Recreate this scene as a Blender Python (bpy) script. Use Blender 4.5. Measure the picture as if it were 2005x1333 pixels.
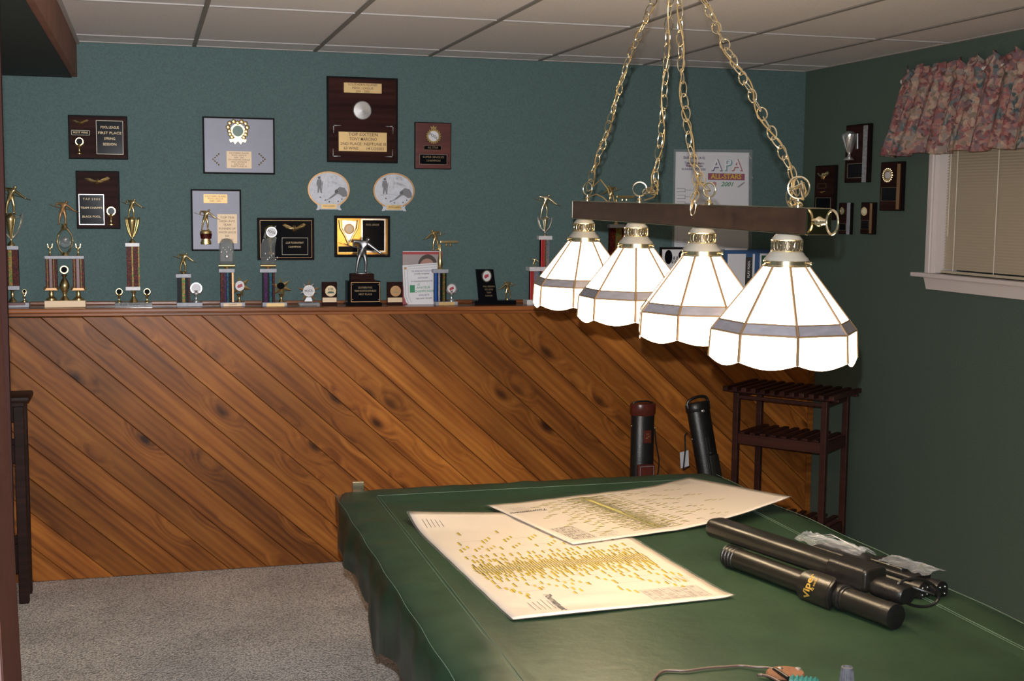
import bpy, bmesh, math, random
from mathutils import Vector, Matrix, Euler
from math import sin, cos, pi, radians
random.seed(7)
S = bpy.context.scene
COL = S.collection
for o in list(bpy.data.objects): bpy.data.objects.remove(o)

# ------------------------------------------------------------------ camera
IW, IH = 2005, 1333
FPX, YAW, PIT, ROLL, CAMZ = 2520.0, .2761, -.1054, .0097, 1.889
_F = Vector((sin(YAW)*cos(PIT), cos(YAW)*cos(PIT), sin(PIT)))
_r = Vector((cos(YAW), -sin(YAW), 0)); _u = _r.cross(_F)
_R = _r*cos(ROLL) + _u*sin(ROLL); _U = -_r*sin(ROLL) + _u*cos(ROLL)
CAM = Vector((0, 0, CAMZ))
cam = bpy.data.cameras.new('camera'); cam.sensor_width = 36; cam.lens = FPX/IW*36
cam.clip_start = .05; cam.clip_end = 60
camo = bpy.data.objects.new('camera', cam); COL.objects.link(camo)
camo.matrix_world = Matrix((( _R.x, _U.x, -_F.x, 0), (_R.y, _U.y, -_F.y, 0), (_R.z, _U.z, -_F.z, CAMZ), (0, 0, 0, 1)))
S.camera = camo

def P(px, py, x=None, y=None, z=None):
    """point of the room seen at a photo pixel, on the plane x=, y= or z="""
    d = _R*((px-IW/2)/FPX) - _U*((py-IH/2)/FPX) + _F
    if x is not None: t = x/d.x
    elif y is not None: t = y/d.y
    else: t = (z-CAMZ)/d.z
    return CAM + d*t

# ------------------------------------------------------------------ world, lights, exposure
S.view_settings.view_transform = 'Standard'; S.view_settings.look = 'None'
S.view_settings.gamma = 1; S.view_settings.use_curve_mapping = False
S.view_settings.exposure = 0.0
w = bpy.data.worlds.new('world'); S.world = w; w.use_nodes = True
w.node_tree.nodes['Background'].inputs[0].default_value = (.5, .45, .4, 1)
w.node_tree.nodes['Background'].inputs[1].default_value = .05

FLASH_POWER = 104; BULB_POWER = 3.3; PANEL_EMIT = 10.0
# the camera's flash, just above the lens
fl = bpy.data.lights.new('camera_flash', 'AREA'); fl.shape = 'DISK'; fl.size = .025
fl.energy = FLASH_POWER; fl.color = (.96, .97, 1.0); fl.spread = radians(125)
flo = bpy.data.objects.new('camera_flash', fl); COL.objects.link(flo)
flo.location = CAM + _U*.09 - _R*.01 + _F*.03
flo.rotation_euler = (radians(88), 0, radians(3))
# dim warm area light out of frame behind the photographer
rl = bpy.data.lights.new('rear_area_light', 'AREA'); rl.size = .8; rl.energy = 6; rl.color = (1, .82, .62)
rlo = bpy.data.objects.new('rear_area_light', rl); COL.objects.link(rlo); rlo.location = (1.2, -.8, 2.6)

# ------------------------------------------------------------------ materials
def new_mat(name):
    m = bpy.data.materials.new(name); m.use_nodes = True
    return m, m.node_tree, m.node_tree.nodes['Principled BSDF']
def mat(name, col, rough=.5, metal=0, noise=0, nscale=20, bump=0, bscale=200, spec=.5, trans=0, emit=None, es=1, alpha=1, coat=0, ns=(1,1,1)):
    m, t, b = new_mat(name)
    c = (*col, 1)
    b.inputs['Base Color'].default_value = c; b.inputs['Roughness'].default_value = rough
    b.inputs['Metallic'].default_value = metal; b.inputs['Specular IOR Level'].default_value = spec
    b.inputs['Transmission Weight'].default_value = trans; b.inputs['Alpha'].default_value = alpha
    b.inputs['Coat Weight'].default_value = coat
    if emit: b.inputs['Emission Color'].default_value = (*emit, 1); b.inputs['Emission Strength'].default_value = es
    if noise or bump:
        tc = t.nodes.new('ShaderNodeTexCoord'); mp = t.nodes.new('ShaderNodeMapping'); mp.inputs[3].default_value = ns
        t.links.new(tc.outputs['Object'], mp.inputs[0])
    if noise:
        n = t.nodes.new('ShaderNodeTexNoise'); n.inputs['Scale'].default_value = nscale; n.inputs['Detail'].default_value = 4
        t.links.new(mp.outputs[0], n.inputs[0])
        r = t.nodes.new('ShaderNodeValToRGB'); e = r.color_ramp.elements
        e[0].position = .3; e[1].position = .7
        e[0].color = (*[v*(1-noise) for v in col], 1); e[1].color = (*[min(1, v*(1+noise)) for v in col], 1)
        t.links.new(n.outputs[0], r.inputs[0]); t.links.new(r.outputs[0], b.inputs['Base Color'])
    if bump:
        n = t.nodes.new('ShaderNodeTexNoise'); n.inputs['Scale'].default_value = bscale; n.inputs['Detail'].default_value = 3
        t.links.new(mp.outputs[0], n.inputs[0])
        bp = t.nodes.new('ShaderNodeBump'); bp.inputs['Strength'].default_value = bump; bp.inputs['Distance'].default_value = .004
        t.links.new(n.outputs[0], bp.inputs['Height']); t.links.new(bp.outputs[0], b.inputs['Normal'])
    return m

def wood_mat(name, dark, mid, light, rough=.35, knots=True, gscale=1.0, rnd=True, vary=.35, spec=.5):
    """long grain along local X, with knots that bend it; tone differs from board to board"""
    m, t, b = new_mat(name); N = t.nodes; L = t.links
    b.inputs['Specular IOR Level'].default_value = spec
    tc = N.new('ShaderNodeTexCoord'); oi = N.new('ShaderNodeObjectInfo')
    off = N.new('ShaderNodeVectorMath'); off.operation = 'SCALE'; 
    cx = N.new('ShaderNodeCombineXYZ'); L.new(oi.outputs['Random'], cx.inputs[0]); L.new(oi.outputs['Random'], cx.inputs[1]); L.new(oi.outputs['Random'], cx.inputs[2])
    L.new(cx.outputs[0], off.inputs[0]); off.inputs['Scale'].default_value = 37.0 if rnd else 0
    add = N.new('ShaderNodeVectorMath'); add.operation = 'ADD'; L.new(tc.outputs['Object'], add.inputs[0]); L.new(off.outputs[0], add.inputs[1])
    # knots
    mk = N.new('ShaderNodeMapping'); mk.inputs[3].default_value = (2.6*gscale, 5.0*gscale, 5.0*gscale); L.new(add.outputs[0], mk.inputs[0])
    vo = N.new('ShaderNodeTexVoronoi'); vo.feature = 'F1'; vo.inputs['Scale'].default_value = 1.0; L.new(mk.outputs[0], vo.inputs['Vector'])
    # grain coordinates
    mg = N.new('ShaderNodeMapping'); mg.inputs[3].default_value = (1.1*gscale, 16*gscale, 16*gscale); L.new(add.outputs[0], mg.inputs[0])
    kd = N.new('ShaderNodeMapRange'); kd.inputs[1].default_value = 0; kd.inputs[2].default_value = .38; kd.inputs[3].default_value = 1.5 if knots else 0; kd.inputs[4].default_value = 0
    L.new(vo.outputs['Distance'], kd.inputs[0])
    av = N.new('ShaderNodeVectorMath'); av.operation = 'ADD'; L.new(mg.outputs[0], av.inputs[0])
    cy = N.new('ShaderNodeCombineXYZ'); L.new(kd.outputs[0], cy.inputs[1]); L.new(kd.outputs[0], cy.inputs[2]); L.new(cy.outputs[0], av.inputs[1])
    n1 = N.new('ShaderNodeTexNoise'); n1.inputs['Scale'].default_value = 1.0; n1.inputs['Detail'].default_value = 5; n1.inputs['Roughness'].default_value = .62; L.new(av.outputs[0], n1.inputs[0])
    wv = N.new('ShaderNodeTexWave'); wv.bands_direction = 'Z'; wv.inputs['Scale'].default_value = .55; wv.inputs['Distortion'].default_value = 9; wv.inputs['Detail'].default_value = 2; wv.inputs['Detail Scale'].default_value = .7
    L.new(av.outputs[0], wv.inputs[0])
    mx = N.new('ShaderNodeMix'); mx.data_type = 'FLOAT'; mx.inputs[0].default_value = .10; L.new(n1.outputs[0], mx.inputs[2]); L.new(wv.outputs['Fac'], mx.inputs[3])
    rp = N.new('ShaderNodeValToRGB'); e = rp.color_ramp.elements; e[0].position = .26; e[1].position = .76
    e[0].color = (*dark, 1); e[1].color = (*light, 1); x = e.new(.5); x.color = (*mid, 1)
    L.new(mx.outputs[0], rp.inputs[0])
    # board tone
    mr = N.new('ShaderNodeMapRange'); mr.inputs[3].default_value = 1-vary; mr.inputs[4].default_value = 1+vary*.6; L.new(oi.outputs['Random'], mr.inputs[0])
    big = N.new('ShaderNodeTexNoise'); big.inputs['Scale'].default_value = 1.6; L.new(add.outputs[0], big.inputs[0])
    bm = N.new('ShaderNodeMapRange'); bm.inputs[1].default_value = .3; bm.inputs[2].default_value = .7; bm.inputs[3].default_value = .72; bm.inputs[4].default_value = 1.2; L.new(big.outputs[0], bm.inputs[0])
    mu = N.new('ShaderNodeMath'); mu.operation = 'MULTIPLY'; L.new(mr.outputs[0], mu.inputs[0]); L.new(bm.outputs[0], mu.inputs[1])
    vs = N.new('ShaderNodeVectorMath'); vs.operation = 'SCALE'; L.new(rp.outputs[0], vs.inputs[0]); L.new(mu.outputs[0], vs.inputs['Scale'])
    out = vs.outputs[0]
    if knots:
        kr = N.new('ShaderNodeValToRGB'); k = kr.color_ramp.elements; k[0].position = .05; k[0].color = (1, 1, 1, 1); k[1].position = .17; k[1].color = (0, 0, 0, 1)
        L.new(vo.outputs['Distance'], kr.inputs[0])
        km = N.new('ShaderNodeMix'); km.data_type = 'RGBA'; L.new(kr.outputs[0], km.inputs[0]); L.new(out, km.inputs[6])
        km.inputs[7].default_value = (*[v*.28 for v in dark], 1); out = km.outputs[2]
    L.new(out, b.inputs['Base Color']); b.inputs['Roughness'].default_value = rough
    return m

def glitter(name, cols, metal=.8, scale=900):
    cols = [tuple(v*.8 for v in c) for c in cols]
    m, t, b = new_mat(name); N = t.nodes; L = t.links
    tc = N.new('ShaderNodeTexCoord'); vo = N.new('ShaderNodeTexVoronoi'); vo.inputs['Scale'].default_value = scale*.25
    L.new(tc.outputs['Object'], vo.inputs['Vector'])
    sp = N.new('ShaderNodeSeparateColor'); L.new(vo.outputs['Color'], sp.inputs[0])
    r = N.new('ShaderNodeValToRGB'); r.color_ramp.interpolation = 'CONSTANT'
    e = r.color_ramp.elements
    for i, c in enumerate(cols):
        q = e[i] if i < 2 else e.new(i/len(cols)); q.position = i/len(cols); q.color = (*c, 1)
    L.new(sp.outputs[0], r.inputs[0]); L.new(r.outputs[0], b.inputs['Base Color'])
    b.inputs['Metallic'].default_value = metal; b.inputs['Roughness'].default_value = .4; b.inputs['Specular IOR Level'].default_value = .12
    return m

M = {}
M['wall'] = mat('green_wall_paint', (.088, .148, .142), .75, noise=.16, nscale=150, bump=.25, bscale=260)
M['wall_warmed'] = mat('green_wall_paint_lamplit', (.092, .135, .108), .7, noise=.14, nscale=150, bump=.25, bscale=260)  # same green paint as the back wall, lamp warmth mixed into its colour
M['ceil'] = mat('ceiling_tile', (.80, .76, .75), .9, noise=.05, nscale=90, bump=.5, bscale=300)
M['grid'] = mat('ceiling_grid', (.26, .24, .22), .7)
M['strip'] = mat('ceiling_strip', (.46, .43, .41), .9)
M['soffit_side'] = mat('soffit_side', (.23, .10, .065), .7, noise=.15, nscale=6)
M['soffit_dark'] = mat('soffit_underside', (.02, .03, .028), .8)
M['jamb'] = wood_mat('jamb_wood', (.070, .024, .017), (.085, .030, .021), (.10, .037, .027), .7, knots=False, spec=.08)
M['jamb_front'] = mat('jamb_front', (.10, .045, .042), .6, noise=.05)
M['pine'] = wood_mat('stained_pine', (.13, .034, .007), (.345, .112, .019), (.53, .20, .036), .36, spec=.28)
M['ledge'] = wood_mat('ledge_wood', (.17, .05, .016), (.30, .095, .026), (.40, .14, .04), .25, knots=False)
M['darkwood'] = wood_mat('dark_wood', (.010, .005, .004), (.022, .009, .007), (.04, .015, .010), .5, knots=False, vary=.1, spec=.15)
M['rackwood'] = wood_mat('rack_wood', (.026, .008, .006), (.045, .013, .009), (.07, .021, .013), .45, knots=False, vary=.1, spec=.3)
M['barwood'] = wood_mat('bar_walnut', (.018, .009, .006), (.034, .017, .011), (.058, .029, .017), .42, knots=False, rnd=False)
M['plaquewood'] = wood_mat('plaque_walnut', (.016, .007, .006), (.038, .014, .012), (.065, .024, .018), .45, knots=False, vary=.25, spec=.03)
M['redplaque'] = wood_mat('cherry_plaque', (.06, .010, .008), (.11, .018, .014), (.16, .03, .02), .35, knots=False, vary=.1)
M['blackmatte'] = mat('dark_jamb_strip', (.016, .007, .006), .9, spec=.03)
M['black'] = mat('black_lacquer', (.006, .006, .008), .16, spec=.04)
M['borderline'] = mat('plate_border_line', (.34, .31, .24), .4, metal=.3, spec=.2)
M['bordersilver'] = mat('silver_border_line', (.62, .62, .62), .35, metal=.4)
M['blackedge'] = mat('black_edge', (.009, .006, .006), .5, spec=.08)
M['silverplate'] = mat('brushed_silver_plate', (.22, .22, .26), .45, metal=.25, spec=.3, noise=.06, nscale=3)
M['goldtext'] = mat('engraved_gold', (.30, .22, .12), .4, metal=.5)
M['darktext'] = mat('engraved_brown', (.14, .06, .025), .5)
M['gold'] = mat('gold_metal', (.74, .56, .27), .24, metal=.95)
M['brass'] = mat('polished_brass', (.80, .70, .48), .2, metal=.96)
M['brassmirror'] = mat('mirror_brass', (.78, .68, .48), .07, metal=1)
M['goldplate'] = mat('gold_plate', (.62, .42, .18), .45, metal=.4, noise=.05, nscale=30)
M['paleplate'] = mat('pale_gold_plate', (.75, .56, .36), .5, metal=.2)
M['mirrorgold'] = mat('mirror_gold_plate', (.50, .27, .07), .16, metal=.9)
M['silver'] = mat('antique_silver', (.38, .38, .40), .35, metal=1)
M['chrome'] = mat('chrome', (.85, .85, .86), .2, metal=.85)
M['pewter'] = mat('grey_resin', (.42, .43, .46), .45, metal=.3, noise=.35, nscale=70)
M['resinlight'] = mat('light_resin_relief', (.60, .61, .66), .5, metal=.1, noise=.1, nscale=60)
M['resindark'] = mat('dark_resin_relief', (.20, .20, .21), .5)
M['bronze'] = mat('bronze_rim', (.42, .24, .11), .4, metal=.6)
M['marble'] = mat('white_marble', (.72, .70, .70), .35, noise=.12, nscale=60)
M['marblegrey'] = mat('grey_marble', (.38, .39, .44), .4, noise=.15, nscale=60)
M['acrylic'] = mat('clear_acrylic', (.85, .9, .92), .08, trans=.75)
M['glass'] = mat('glass', (.92, .96, .97), .04, trans=.9)
M['holored'] = glitter('red_holographic', [(.05, .005, .004), (.09, .008, .005), (.03, .003, .003), (.15, .025, .006), (.06, .006, .005)], .12)
M['hologold'] = glitter('gold_holographic', [(.22, .14, .04), (.10, .14, .03), (.30, .18, .05), (.04, .15, .03), (.24, .06, .02)], .35)
M['holopurple'] = glitter('purple_holographic', [(.06, .01, .08), (.10, .015, .12), (.03, .006, .05), (.08, .01, .07)], .12)
M['holoblue'] = glitter('blue_holographic', [(.01, .06, .15), (.01, .12, .18), (.005, .03, .1), (.015, .14, .1)], .12)
M['holoblack'] = glitter('black_holographic', [(.005, .005, .008), (.008, .008, .012), (.006, .005, .01), (.012, .015, .008)], .4)
M['blueplastic'] = mat('blue_metallic', (.01, .09, .42), .3, metal=.4)
M['redcolumn'] = mat('red_metallic', (.50, .035, .035), .35, metal=.3)
M['holosilver'] = glitter('silver_holographic', [(.35, .3, .4), (.5, .4, .3), (.3, .4, .45), (.25, .22, .4)], .7)
M['white'] = mat('white_paper', (.84, .83, .86), .55)
M['disc'] = mat('white_disc', (.72, .70, .72), .4)
M['red'] = mat('print_red', (.45, .04, .05), .5)
M['maroon'] = mat('print_maroon', (.32, .04, .10), .5)
M['yellow'] = mat('print_yellow', (.75, .50, .08), .5)
M['teal'] = mat('print_teal', (.10, .35, .36), .5)
M['navy'] = mat('print_navy', (.08, .08, .2), .5)
M['green'] = mat('print_green', (.03, .28, .12), .5)
M['pinkgrey'] = mat('magazine_grey', (.40, .33, .32), .4)
M['hair'] = mat('print_hair', (.06, .035, .025), .5)
M['skin'] = mat('print_skin', (.45, .24, .18), .5)
M['magpink'] = mat('magazine_pink', (.42, .07, .08), .4)
M['framegreen'] = mat('emblem_green', (.02, .10, .055), .3)
M['ink'] = mat('ink', (.05, .045, .04), .6)
M['inkblue'] = mat('print_blue', (.05, .12, .28), .5)
M['highlight'] = mat('yellow_highlighter', (.52, .38, .004), .55)
M['highlightpale'] = mat('pale_highlighter', (.50, .45, .16), .55)
M['chart'] = mat('chart_paper', (.64, .575, .51), .28, noise=.02, nscale=3)
M['laminate'] = mat('laminate_film', (.8, .8, .85), .08, alpha=.10)
M['cover'] = mat('green_vinyl_cover', (.023, .047, .026), .40, noise=.18, nscale=5, bump=.35, bscale=22, spec=.22)
M['thread'] = mat('seam_thread', (.10, .16, .12), .6)
M['tablewood'] = wood_mat('table_wood', (.12, .04, .012), (.25, .09, .025), (.35, .14, .04), .35, knots=False)
M['leather'] = mat('black_leather', (.011, .010, .010), .36, noise=.2, nscale=40, bump=.2, bscale=150)
M['leatherflat'] = mat('black_vinyl', (.013, .012, .010), .30, noise=.1, nscale=60)
M['leatherbrown'] = mat('oxblood_leather', (.10, .018, .012), .28, noise=.2, nscale=60)
M['logo'] = mat('gold_print', (.75, .50, .10), .5)
M['plasticwrap'] = mat('clear_plastic_wrap', (.9, .93, 1), .1, alpha=.13, bump=.6, bscale=30)
M['stud'] = mat('steel_stud', (.8, .85, .88), .15, metal=1)
M['cord'] = mat('brown_cord', (.09, .055, .045), .45)
M['goldcord'] = mat('gold_lamp_cord', (.42, .27, .10), .35, metal=.3)
M['tealplastic'] = mat('teal_plastic', (.02, .16, .17), .35)
M['suede'] = mat('brown_suede', (.17, .07, .03), .8, noise=.15, nscale=40, bump=.3, bscale=200)
M['greyrib'] = mat('grey_ribbed', (.11, .11, .13), .55, noise=.25, nscale=80)
M['band'] = mat('slate_glass_band', (.20, .19, .21), .25, noise=.15, nscale=25, ns=(1, 1, 3))
M['came'] = mat('brass_came', (.20, .125, .065), .45, metal=.3)
M['capmetal'] = mat('painted_cap', (.30, .285, .25), .5)
M['gallerycore'] = mat('gallery_core', (.10, .08, .05), .4, metal=.5)
M['panel'] = mat('lit_milk_glass', (.9, .85, .75), .3, emit=(1.0, .76, .50), es=PANEL_EMIT)
M['bulb'] = mat('lit_bulb', (1, .9, .7), .3, emit=(1, .85, .6), es=8)
M['trimwhite'] = mat('window_trim_white', (.80, .72, .70), .45)
M['blind'] = mat('beige_blind', (.66, .56, .42), .6)
M['blindcord'] = mat('blind_cord', (.85, .78, .65), .6)
M['tag'] = mat('white_tag', (.55, .56, .60), .5)
M['windowglass'] = mat('window_glass', (.05, .06, .07), .05)

# carpet
m, t, b = new_mat('berber_carpet'); N = t.nodes; L = t.links; M['carpet'] = m
tc = N.new('ShaderNodeTexCoord'); v = N.new('ShaderNodeTexVoronoi'); v.inputs['Scale'].default_value = 120; L.new(tc.outputs['Object'], v.inputs['Vector'])
n = N.new('ShaderNodeTexNoise'); n.inputs['Scale'].default_value = 2.2; n.inputs['Detail'].default_value = 6; L.new(tc.outputs['Object'], n.inputs[0])
r = N.new('ShaderNodeValToRGB'); e = r.color_ramp.elements; e[0].position = .15; e[0].color = (1.0, .92, .83, 1); e[1].position = .75; e[1].color = (.42, .37, .33, 1)
L.new(v.outputs['Distance'], r.inputs[0])
mr = N.new('ShaderNodeMapRange'); mr.inputs[1].default_value = .3; mr.inputs[2].default_value = .7; mr.inputs[3].default_value = .8; mr.inputs[4].default_value = 1.15; L.new(n.outputs[0], mr.inputs[0])
vs = N.new('ShaderNodeVectorMath'); vs.operation = 'SCALE'; L.new(r.outputs[0], vs.inputs[0]); L.new(mr.outputs[0], vs.inputs['Scale']); L.new(vs.outputs[0], b.inputs['Base Color'])
b.inputs['Roughness'].default_value = .95
bp = N.new('ShaderNodeBump'); bp.invert = True; bp.inputs['Strength'].default_value = .8; bp.inputs['Distance'].default_value = .006; L.new(v.outputs['Distance'], bp.inputs['Height']); L.new(bp.outputs[0], b.inputs['Normal'])

# floral fabric
m, t, b = new_mat('floral_fabric'); N = t.nodes; L = t.links; M['floral'] = m
tc = N.new('ShaderNodeTexCoord')
nw = N.new('ShaderNodeTexNoise'); nw.inputs['Scale'].default_value = 22; L.new(tc.outputs['Object'], nw.inputs[0])
sc = N.new('ShaderNodeVectorMath'); sc.operation = 'SCALE'; sc.inputs['Scale'].default_value = .05; L.new(nw.outputs['Color'], sc.inputs[0])
ad = N.new('ShaderNodeVectorMath'); ad.operation = 'ADD'; L.new(tc.outputs['Object'], ad.inputs[0]); L.new(sc.outputs[0], ad.inputs[1])
v1 = N.new('ShaderNodeTexVoronoi'); v1.inputs['Scale'].default_value = 20; L.new(ad.outputs[0], v1.inputs['Vector'])
v2 = N.new('ShaderNodeTexVoronoi'); v2.inputs['Scale'].default_value = 62; L.new(ad.outputs[0], v2.inputs['Vector'])
s1 = N.new('ShaderNodeSeparateColor'); L.new(v1.outputs['Color'], s1.inputs[0])
s2 = N.new('ShaderNodeSeparateColor'); L.new(v2.outputs['Color'], s2.inputs[0])
r1 = N.new('ShaderNodeValToRGB'); r1.color_ramp.interpolation = 'CONSTANT'; e = r1.color_ramp.elements
cs = [(.36, .14, .13), (.48, .33, .25), (.12, .16, .16), (.30, .11, .11), (.16, .18, .11), (.50, .36, .27), (.04, .055, .05)]
for i, c in enumerate(cs):
    q = e[i] if i < 2 else e.new(.5); q.position = i/len(cs); q.color = (*c, 1)
L.new(s1.outputs[0], r1.inputs[0])
r2 = N.new('ShaderNodeValToRGB'); r2.color_ramp.interpolation = 'CONSTANT'; e = r2.color_ramp.elements
cs = [(.02, .03, .025), (.40, .19, .16), (.42, .30, .22), (.13, .15, .17), (.24, .07, .07), (.14, .15, .09)]
for i, c in enumerate(cs):
    q = e[i] if i < 2 else e.new(.5); q.position = i/len(cs); q.color = (*c, 1)
L.new(s2.outputs[1], r2.inputs[0])
mx = N.new('ShaderNodeMix'); mx.data_type = 'RGBA'; mx.inputs[0].default_value = .55; L.new(r1.outputs[0], mx.inputs[6]); L.new(r2.outputs[0], mx.inputs[7])
L.new(mx.outputs[2], b.inputs['Base Color']); b.inputs['Roughness'].default_value = .85

# ------------------------------------------------------------------ mesh helpers
class MB:
    def __init__(s): s.v = []; s.f = []
    def add(s, vs, fs):
        o = len(s.v); s.v += [tuple(v) for v in vs]; s.f += [tuple(i+o for i in f) for f in fs]; return s
    def box(s, x0, x1, y0, y1, z0, z1, bev=0):
        if x0 > x1: x0, x1 = x1, x0
        if y0 > y1: y0, y1 = y1, y0
        if z0 > z1: z0, z1 = z1, z0
        b = min(bev, (x1-x0)*.45, (y1-y0)*.45, (z1-z0)*.45)
        if b <= 0:
            return s.add([(x, y, z) for z in (z0, z1) for y in (y0, y1) for x in (x0, x1)],
                         [(0, 2, 3, 1), (4, 5, 7, 6), (0, 1, 5, 4), (2, 6, 7, 3), (0, 4, 6, 2), (1, 3, 7, 5)])
        bm = bmesh.new(); bmesh.ops.create_cube(bm, size=1)
        for v in bm.verts:
            v.co = ((x0+x1)/2+v.co.x*(x1-x0), (y0+y1)/2+v.co.y*(y1-y0), (z0+z1)/2+v.co.z*(z1-z0))
        bmesh.ops.bevel(bm, geom=bm.edges[:], offset=b, segments=2, affect='EDGES', profile=.6)
        bm.verts.ensure_lookup_table()
        s.add([v.co for v in bm.verts], [[v.index for v in f.verts] for f in bm.faces]); bm.free(); return s
    def lathe(s, prof, n=24, c=(0, 0, 0), M=None, sx=1, sy=1, cap=True):
        """prof: (r, z) list bottom to top, revolved about z"""
        vs = []; fs = []; k = len(prof)
        for i in range(n):
            a = 2*pi*i/n
            for r, z in prof: vs.append(Vector((r*cos(a)*sx, r*sin(a)*sy, z)))
        for i in range(n):
            j = (i+1) % n
            for q in range(k-1): fs.append((i*k+q, j*k+q, j*k+q+1, i*k+q+1))
        if cap:
            if prof[0][0] > 1e-5: fs.append(tuple(reversed([i*k for i in range(n)])))
            if prof[-1][0] > 1e-5: fs.append(tuple(i*k+k-1 for i in range(n)))
        if M is not None: vs = [M @ v for v in vs]
        c = Vector(c); return s.add([v+c for v in vs], fs)
    def cyl(s, a, b, r, n=16, r2=None):
        a = Vector(a); b = Vector(b); d = b-a; q = Vector((0, 0, 1)).rotation_difference(d).to_matrix()
        return s.lathe([(r, 0), (r if r2 is None else r2, d.length)], n, a, q)
    def disc(s, cx, cz, r, y0, y1, n=28, rz=None):
        """disc facing -y"""
        rz = rz or r
        vs = [(cx+r*cos(2*pi*i/n), y, cz+rz*sin(2*pi*i/n)) for y in (y0, y1) for i in range(n)]
        fs = [tuple(range(n)), tuple(reversed(range(n, 2*n)))] + [(i, i+n, (i+1) % n+n, (i+1) % n) for i in range(n)]
        return s.add(vs, fs)
    def ring(s, cx, cz, r, w, y0, y1, n=28, rz=None):
        rz = rz or r; vs = []; fs = []
        for i in range(n):
            a = 2*pi*i/n
            for (k, y) in ((0, y1), (0, y0), (w, y0), (w, y1)):
                vs.append((cx+(r-k)*cos(a), y, cz+(rz-k)*sin(a)))
        for i in range(n):
            j = (i+1) % n
            for q in range(4): fs.append((i*4+q, i*4+(q+1) % 4, j*4+(q+1) % 4, j*4+q))
        return s.add(vs, fs)
    def ball(s, c, r, n=12, sx=1, sy=1, sz=1):
        m = n//2
        prof = [(max(r*sin(pi*i/m), 0), -r*cos(pi*i/m)) for i in range(m+1)]
        vs = MB(); vs.lathe(prof, n, (0, 0, 0), None, 1, 1, False)
        return s.add([(v[0]*sx+c[0], v[1]*sy+c[1], v[2]*sz+c[2]) for v in vs.v], vs.f)
    def tube(s, pts, r, n=8, closed=False, rs=None):
        pts = [Vector(p) for p in pts]; k = len(pts); vs = []; fs = []
        up = Vector((0, 0, 1)); prev = None
        for i, p in enumerate(pts):
            a = pts[(i-1) % k] if (closed or i > 0) else p
            b = pts[(i+1) % k] if (closed or i < k-1) else p
            t = (b-a).normalized()
            if prev is None:
                q = up if abs(t.dot(up)) < .9 else Vector((0, 1, 0)); x = t.cross(q).normalized()
            else:
                x = (prev - t*prev.dot(t)).normalized()
            prev = x; y = t.cross(x); rr = rs[i] if rs else r
            for j in range(n):
                an = 2*pi*j/n; vs.append(p+x*(rr*cos(an))+y*(rr*sin(an)))
        for i in range(k if closed else k-1):
            for j in range(n):
                fs.append((i*n+j, i*n+(j+1) % n, ((i+1) % k)*n+(j+1) % n, ((i+1) % k)*n+j))
        if not closed: fs += [tuple(reversed(range(n))), tuple(range((k-1)*n, k*n))]
        return s.add(vs, fs)
    def prism(s, pts, y0, y1):
        """outline in x,z extruded along y"""
        n = len(pts)
        vs = [(x, y, z) for y in (y0, y1) for x, z in pts]
        fs = [tuple(range(n)), tuple(reversed(range(n, 2*n)))] + [(i, i+n, (i+1) % n+n, (i+1) % n) for i in range(n)]
        return s.add(vs, fs)
    def build(s, name, m, parent=None, smooth=False, loc=None, rot=None, recalc=True):
        me = bpy.data.meshes.new(name); me.from_pydata(s.v, [], s.f)
        if recalc:
            bm = bmesh.new(); bm.from_mesh(me); bmesh.ops.recalc_face_normals(bm, faces=bm.faces[:]); bm.to_mesh(me); bm.free()
        if m is not None: me.materials.append(m)
        if smooth:
            me.polygons.foreach_set('use_smooth', [True]*len(me.polygons))
            try: me.set_sharp_from_angle(angle=radians(40))
            except Exception: pass
        me.update()
        o = bpy.data.objects.new(name, me); COL.objects.link(o)
        if parent is not None: o.parent = parent
        if loc is not None: o.location = loc
        if rot is not None: o.rotation_euler = rot
        return o

def tag(o, label, cat, group=None):
    o['label'] = label; o['category'] = cat
    if group: o['group'] = group
    return o
def thing(name, label, cat, loc=(0, 0, 0), rz=0, group=None):
    o = bpy.data.objects.new(name, None); COL.objects.link(o); o.location = loc; o.rotation_euler = (0, 0, rz); o.empty_display_size = .05
    return tag(o, label, cat, group)
def structure(o): o['kind'] = 'structure'; return o
def sempty(name, loc=(0, 0, 0)):
    o = bpy.data.objects.new(name, None); COL.objects.link(o); o.location = loc; return structure(o)
def clone(o, parent, loc=None, rot=None):
    c = o.copy(); COL.objects.link(c); c.parent = parent
    if loc is not None: c.location = loc
    if rot is not None: c.rotation_euler = rot
    return c
def copy_tree(o, parent=None):
    c = o.copy(); COL.objects.link(c); c.parent = parent
    for ch in list(o.children): copy_tree(ch, c)
    return c

def text_mesh(body, size, bold=0, shear=0, align='CENTER', extrude=0.0003, spacing=1.0):
    cu = bpy.data.curves.new('lettering', 'FONT'); cu.body = body; cu.size = size; cu.align_x = align; cu.align_y = 'CENTER'
    cu.extrude = extrude; cu.offset = bold; cu.shear = shear; cu.resolution_u = 2; cu.space_character = spacing
    o = bpy.data.objects.new('lettering', cu); COL.objects.link(o)
    bpy.context.view_layer.update()
    dg = bpy.context.evaluated_depsgraph_get()
    me = bpy.data.meshes.new_from_object(o.evaluated_get(dg))
    bpy.data.objects.remove(o); bpy.data.curves.remove(cu); me.materials.clear()
    return me
def text(body, size, loc, parent, m, rot=(pi/2, 0, 0), width=None, name='lettering', **k):
    me = text_mesh(body, size, **k); me.materials.append(m)
    o = bpy.data.objects.new(name, me); COL.objects.link(o); o.parent = parent; o.location = loc; o.rotation_euler = rot
    if width:
        xs = [v.co.x for v in me.vertices]
        if xs: o.scale.x = width/max(1e-6, max(xs)-min(xs))
    return o

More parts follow.
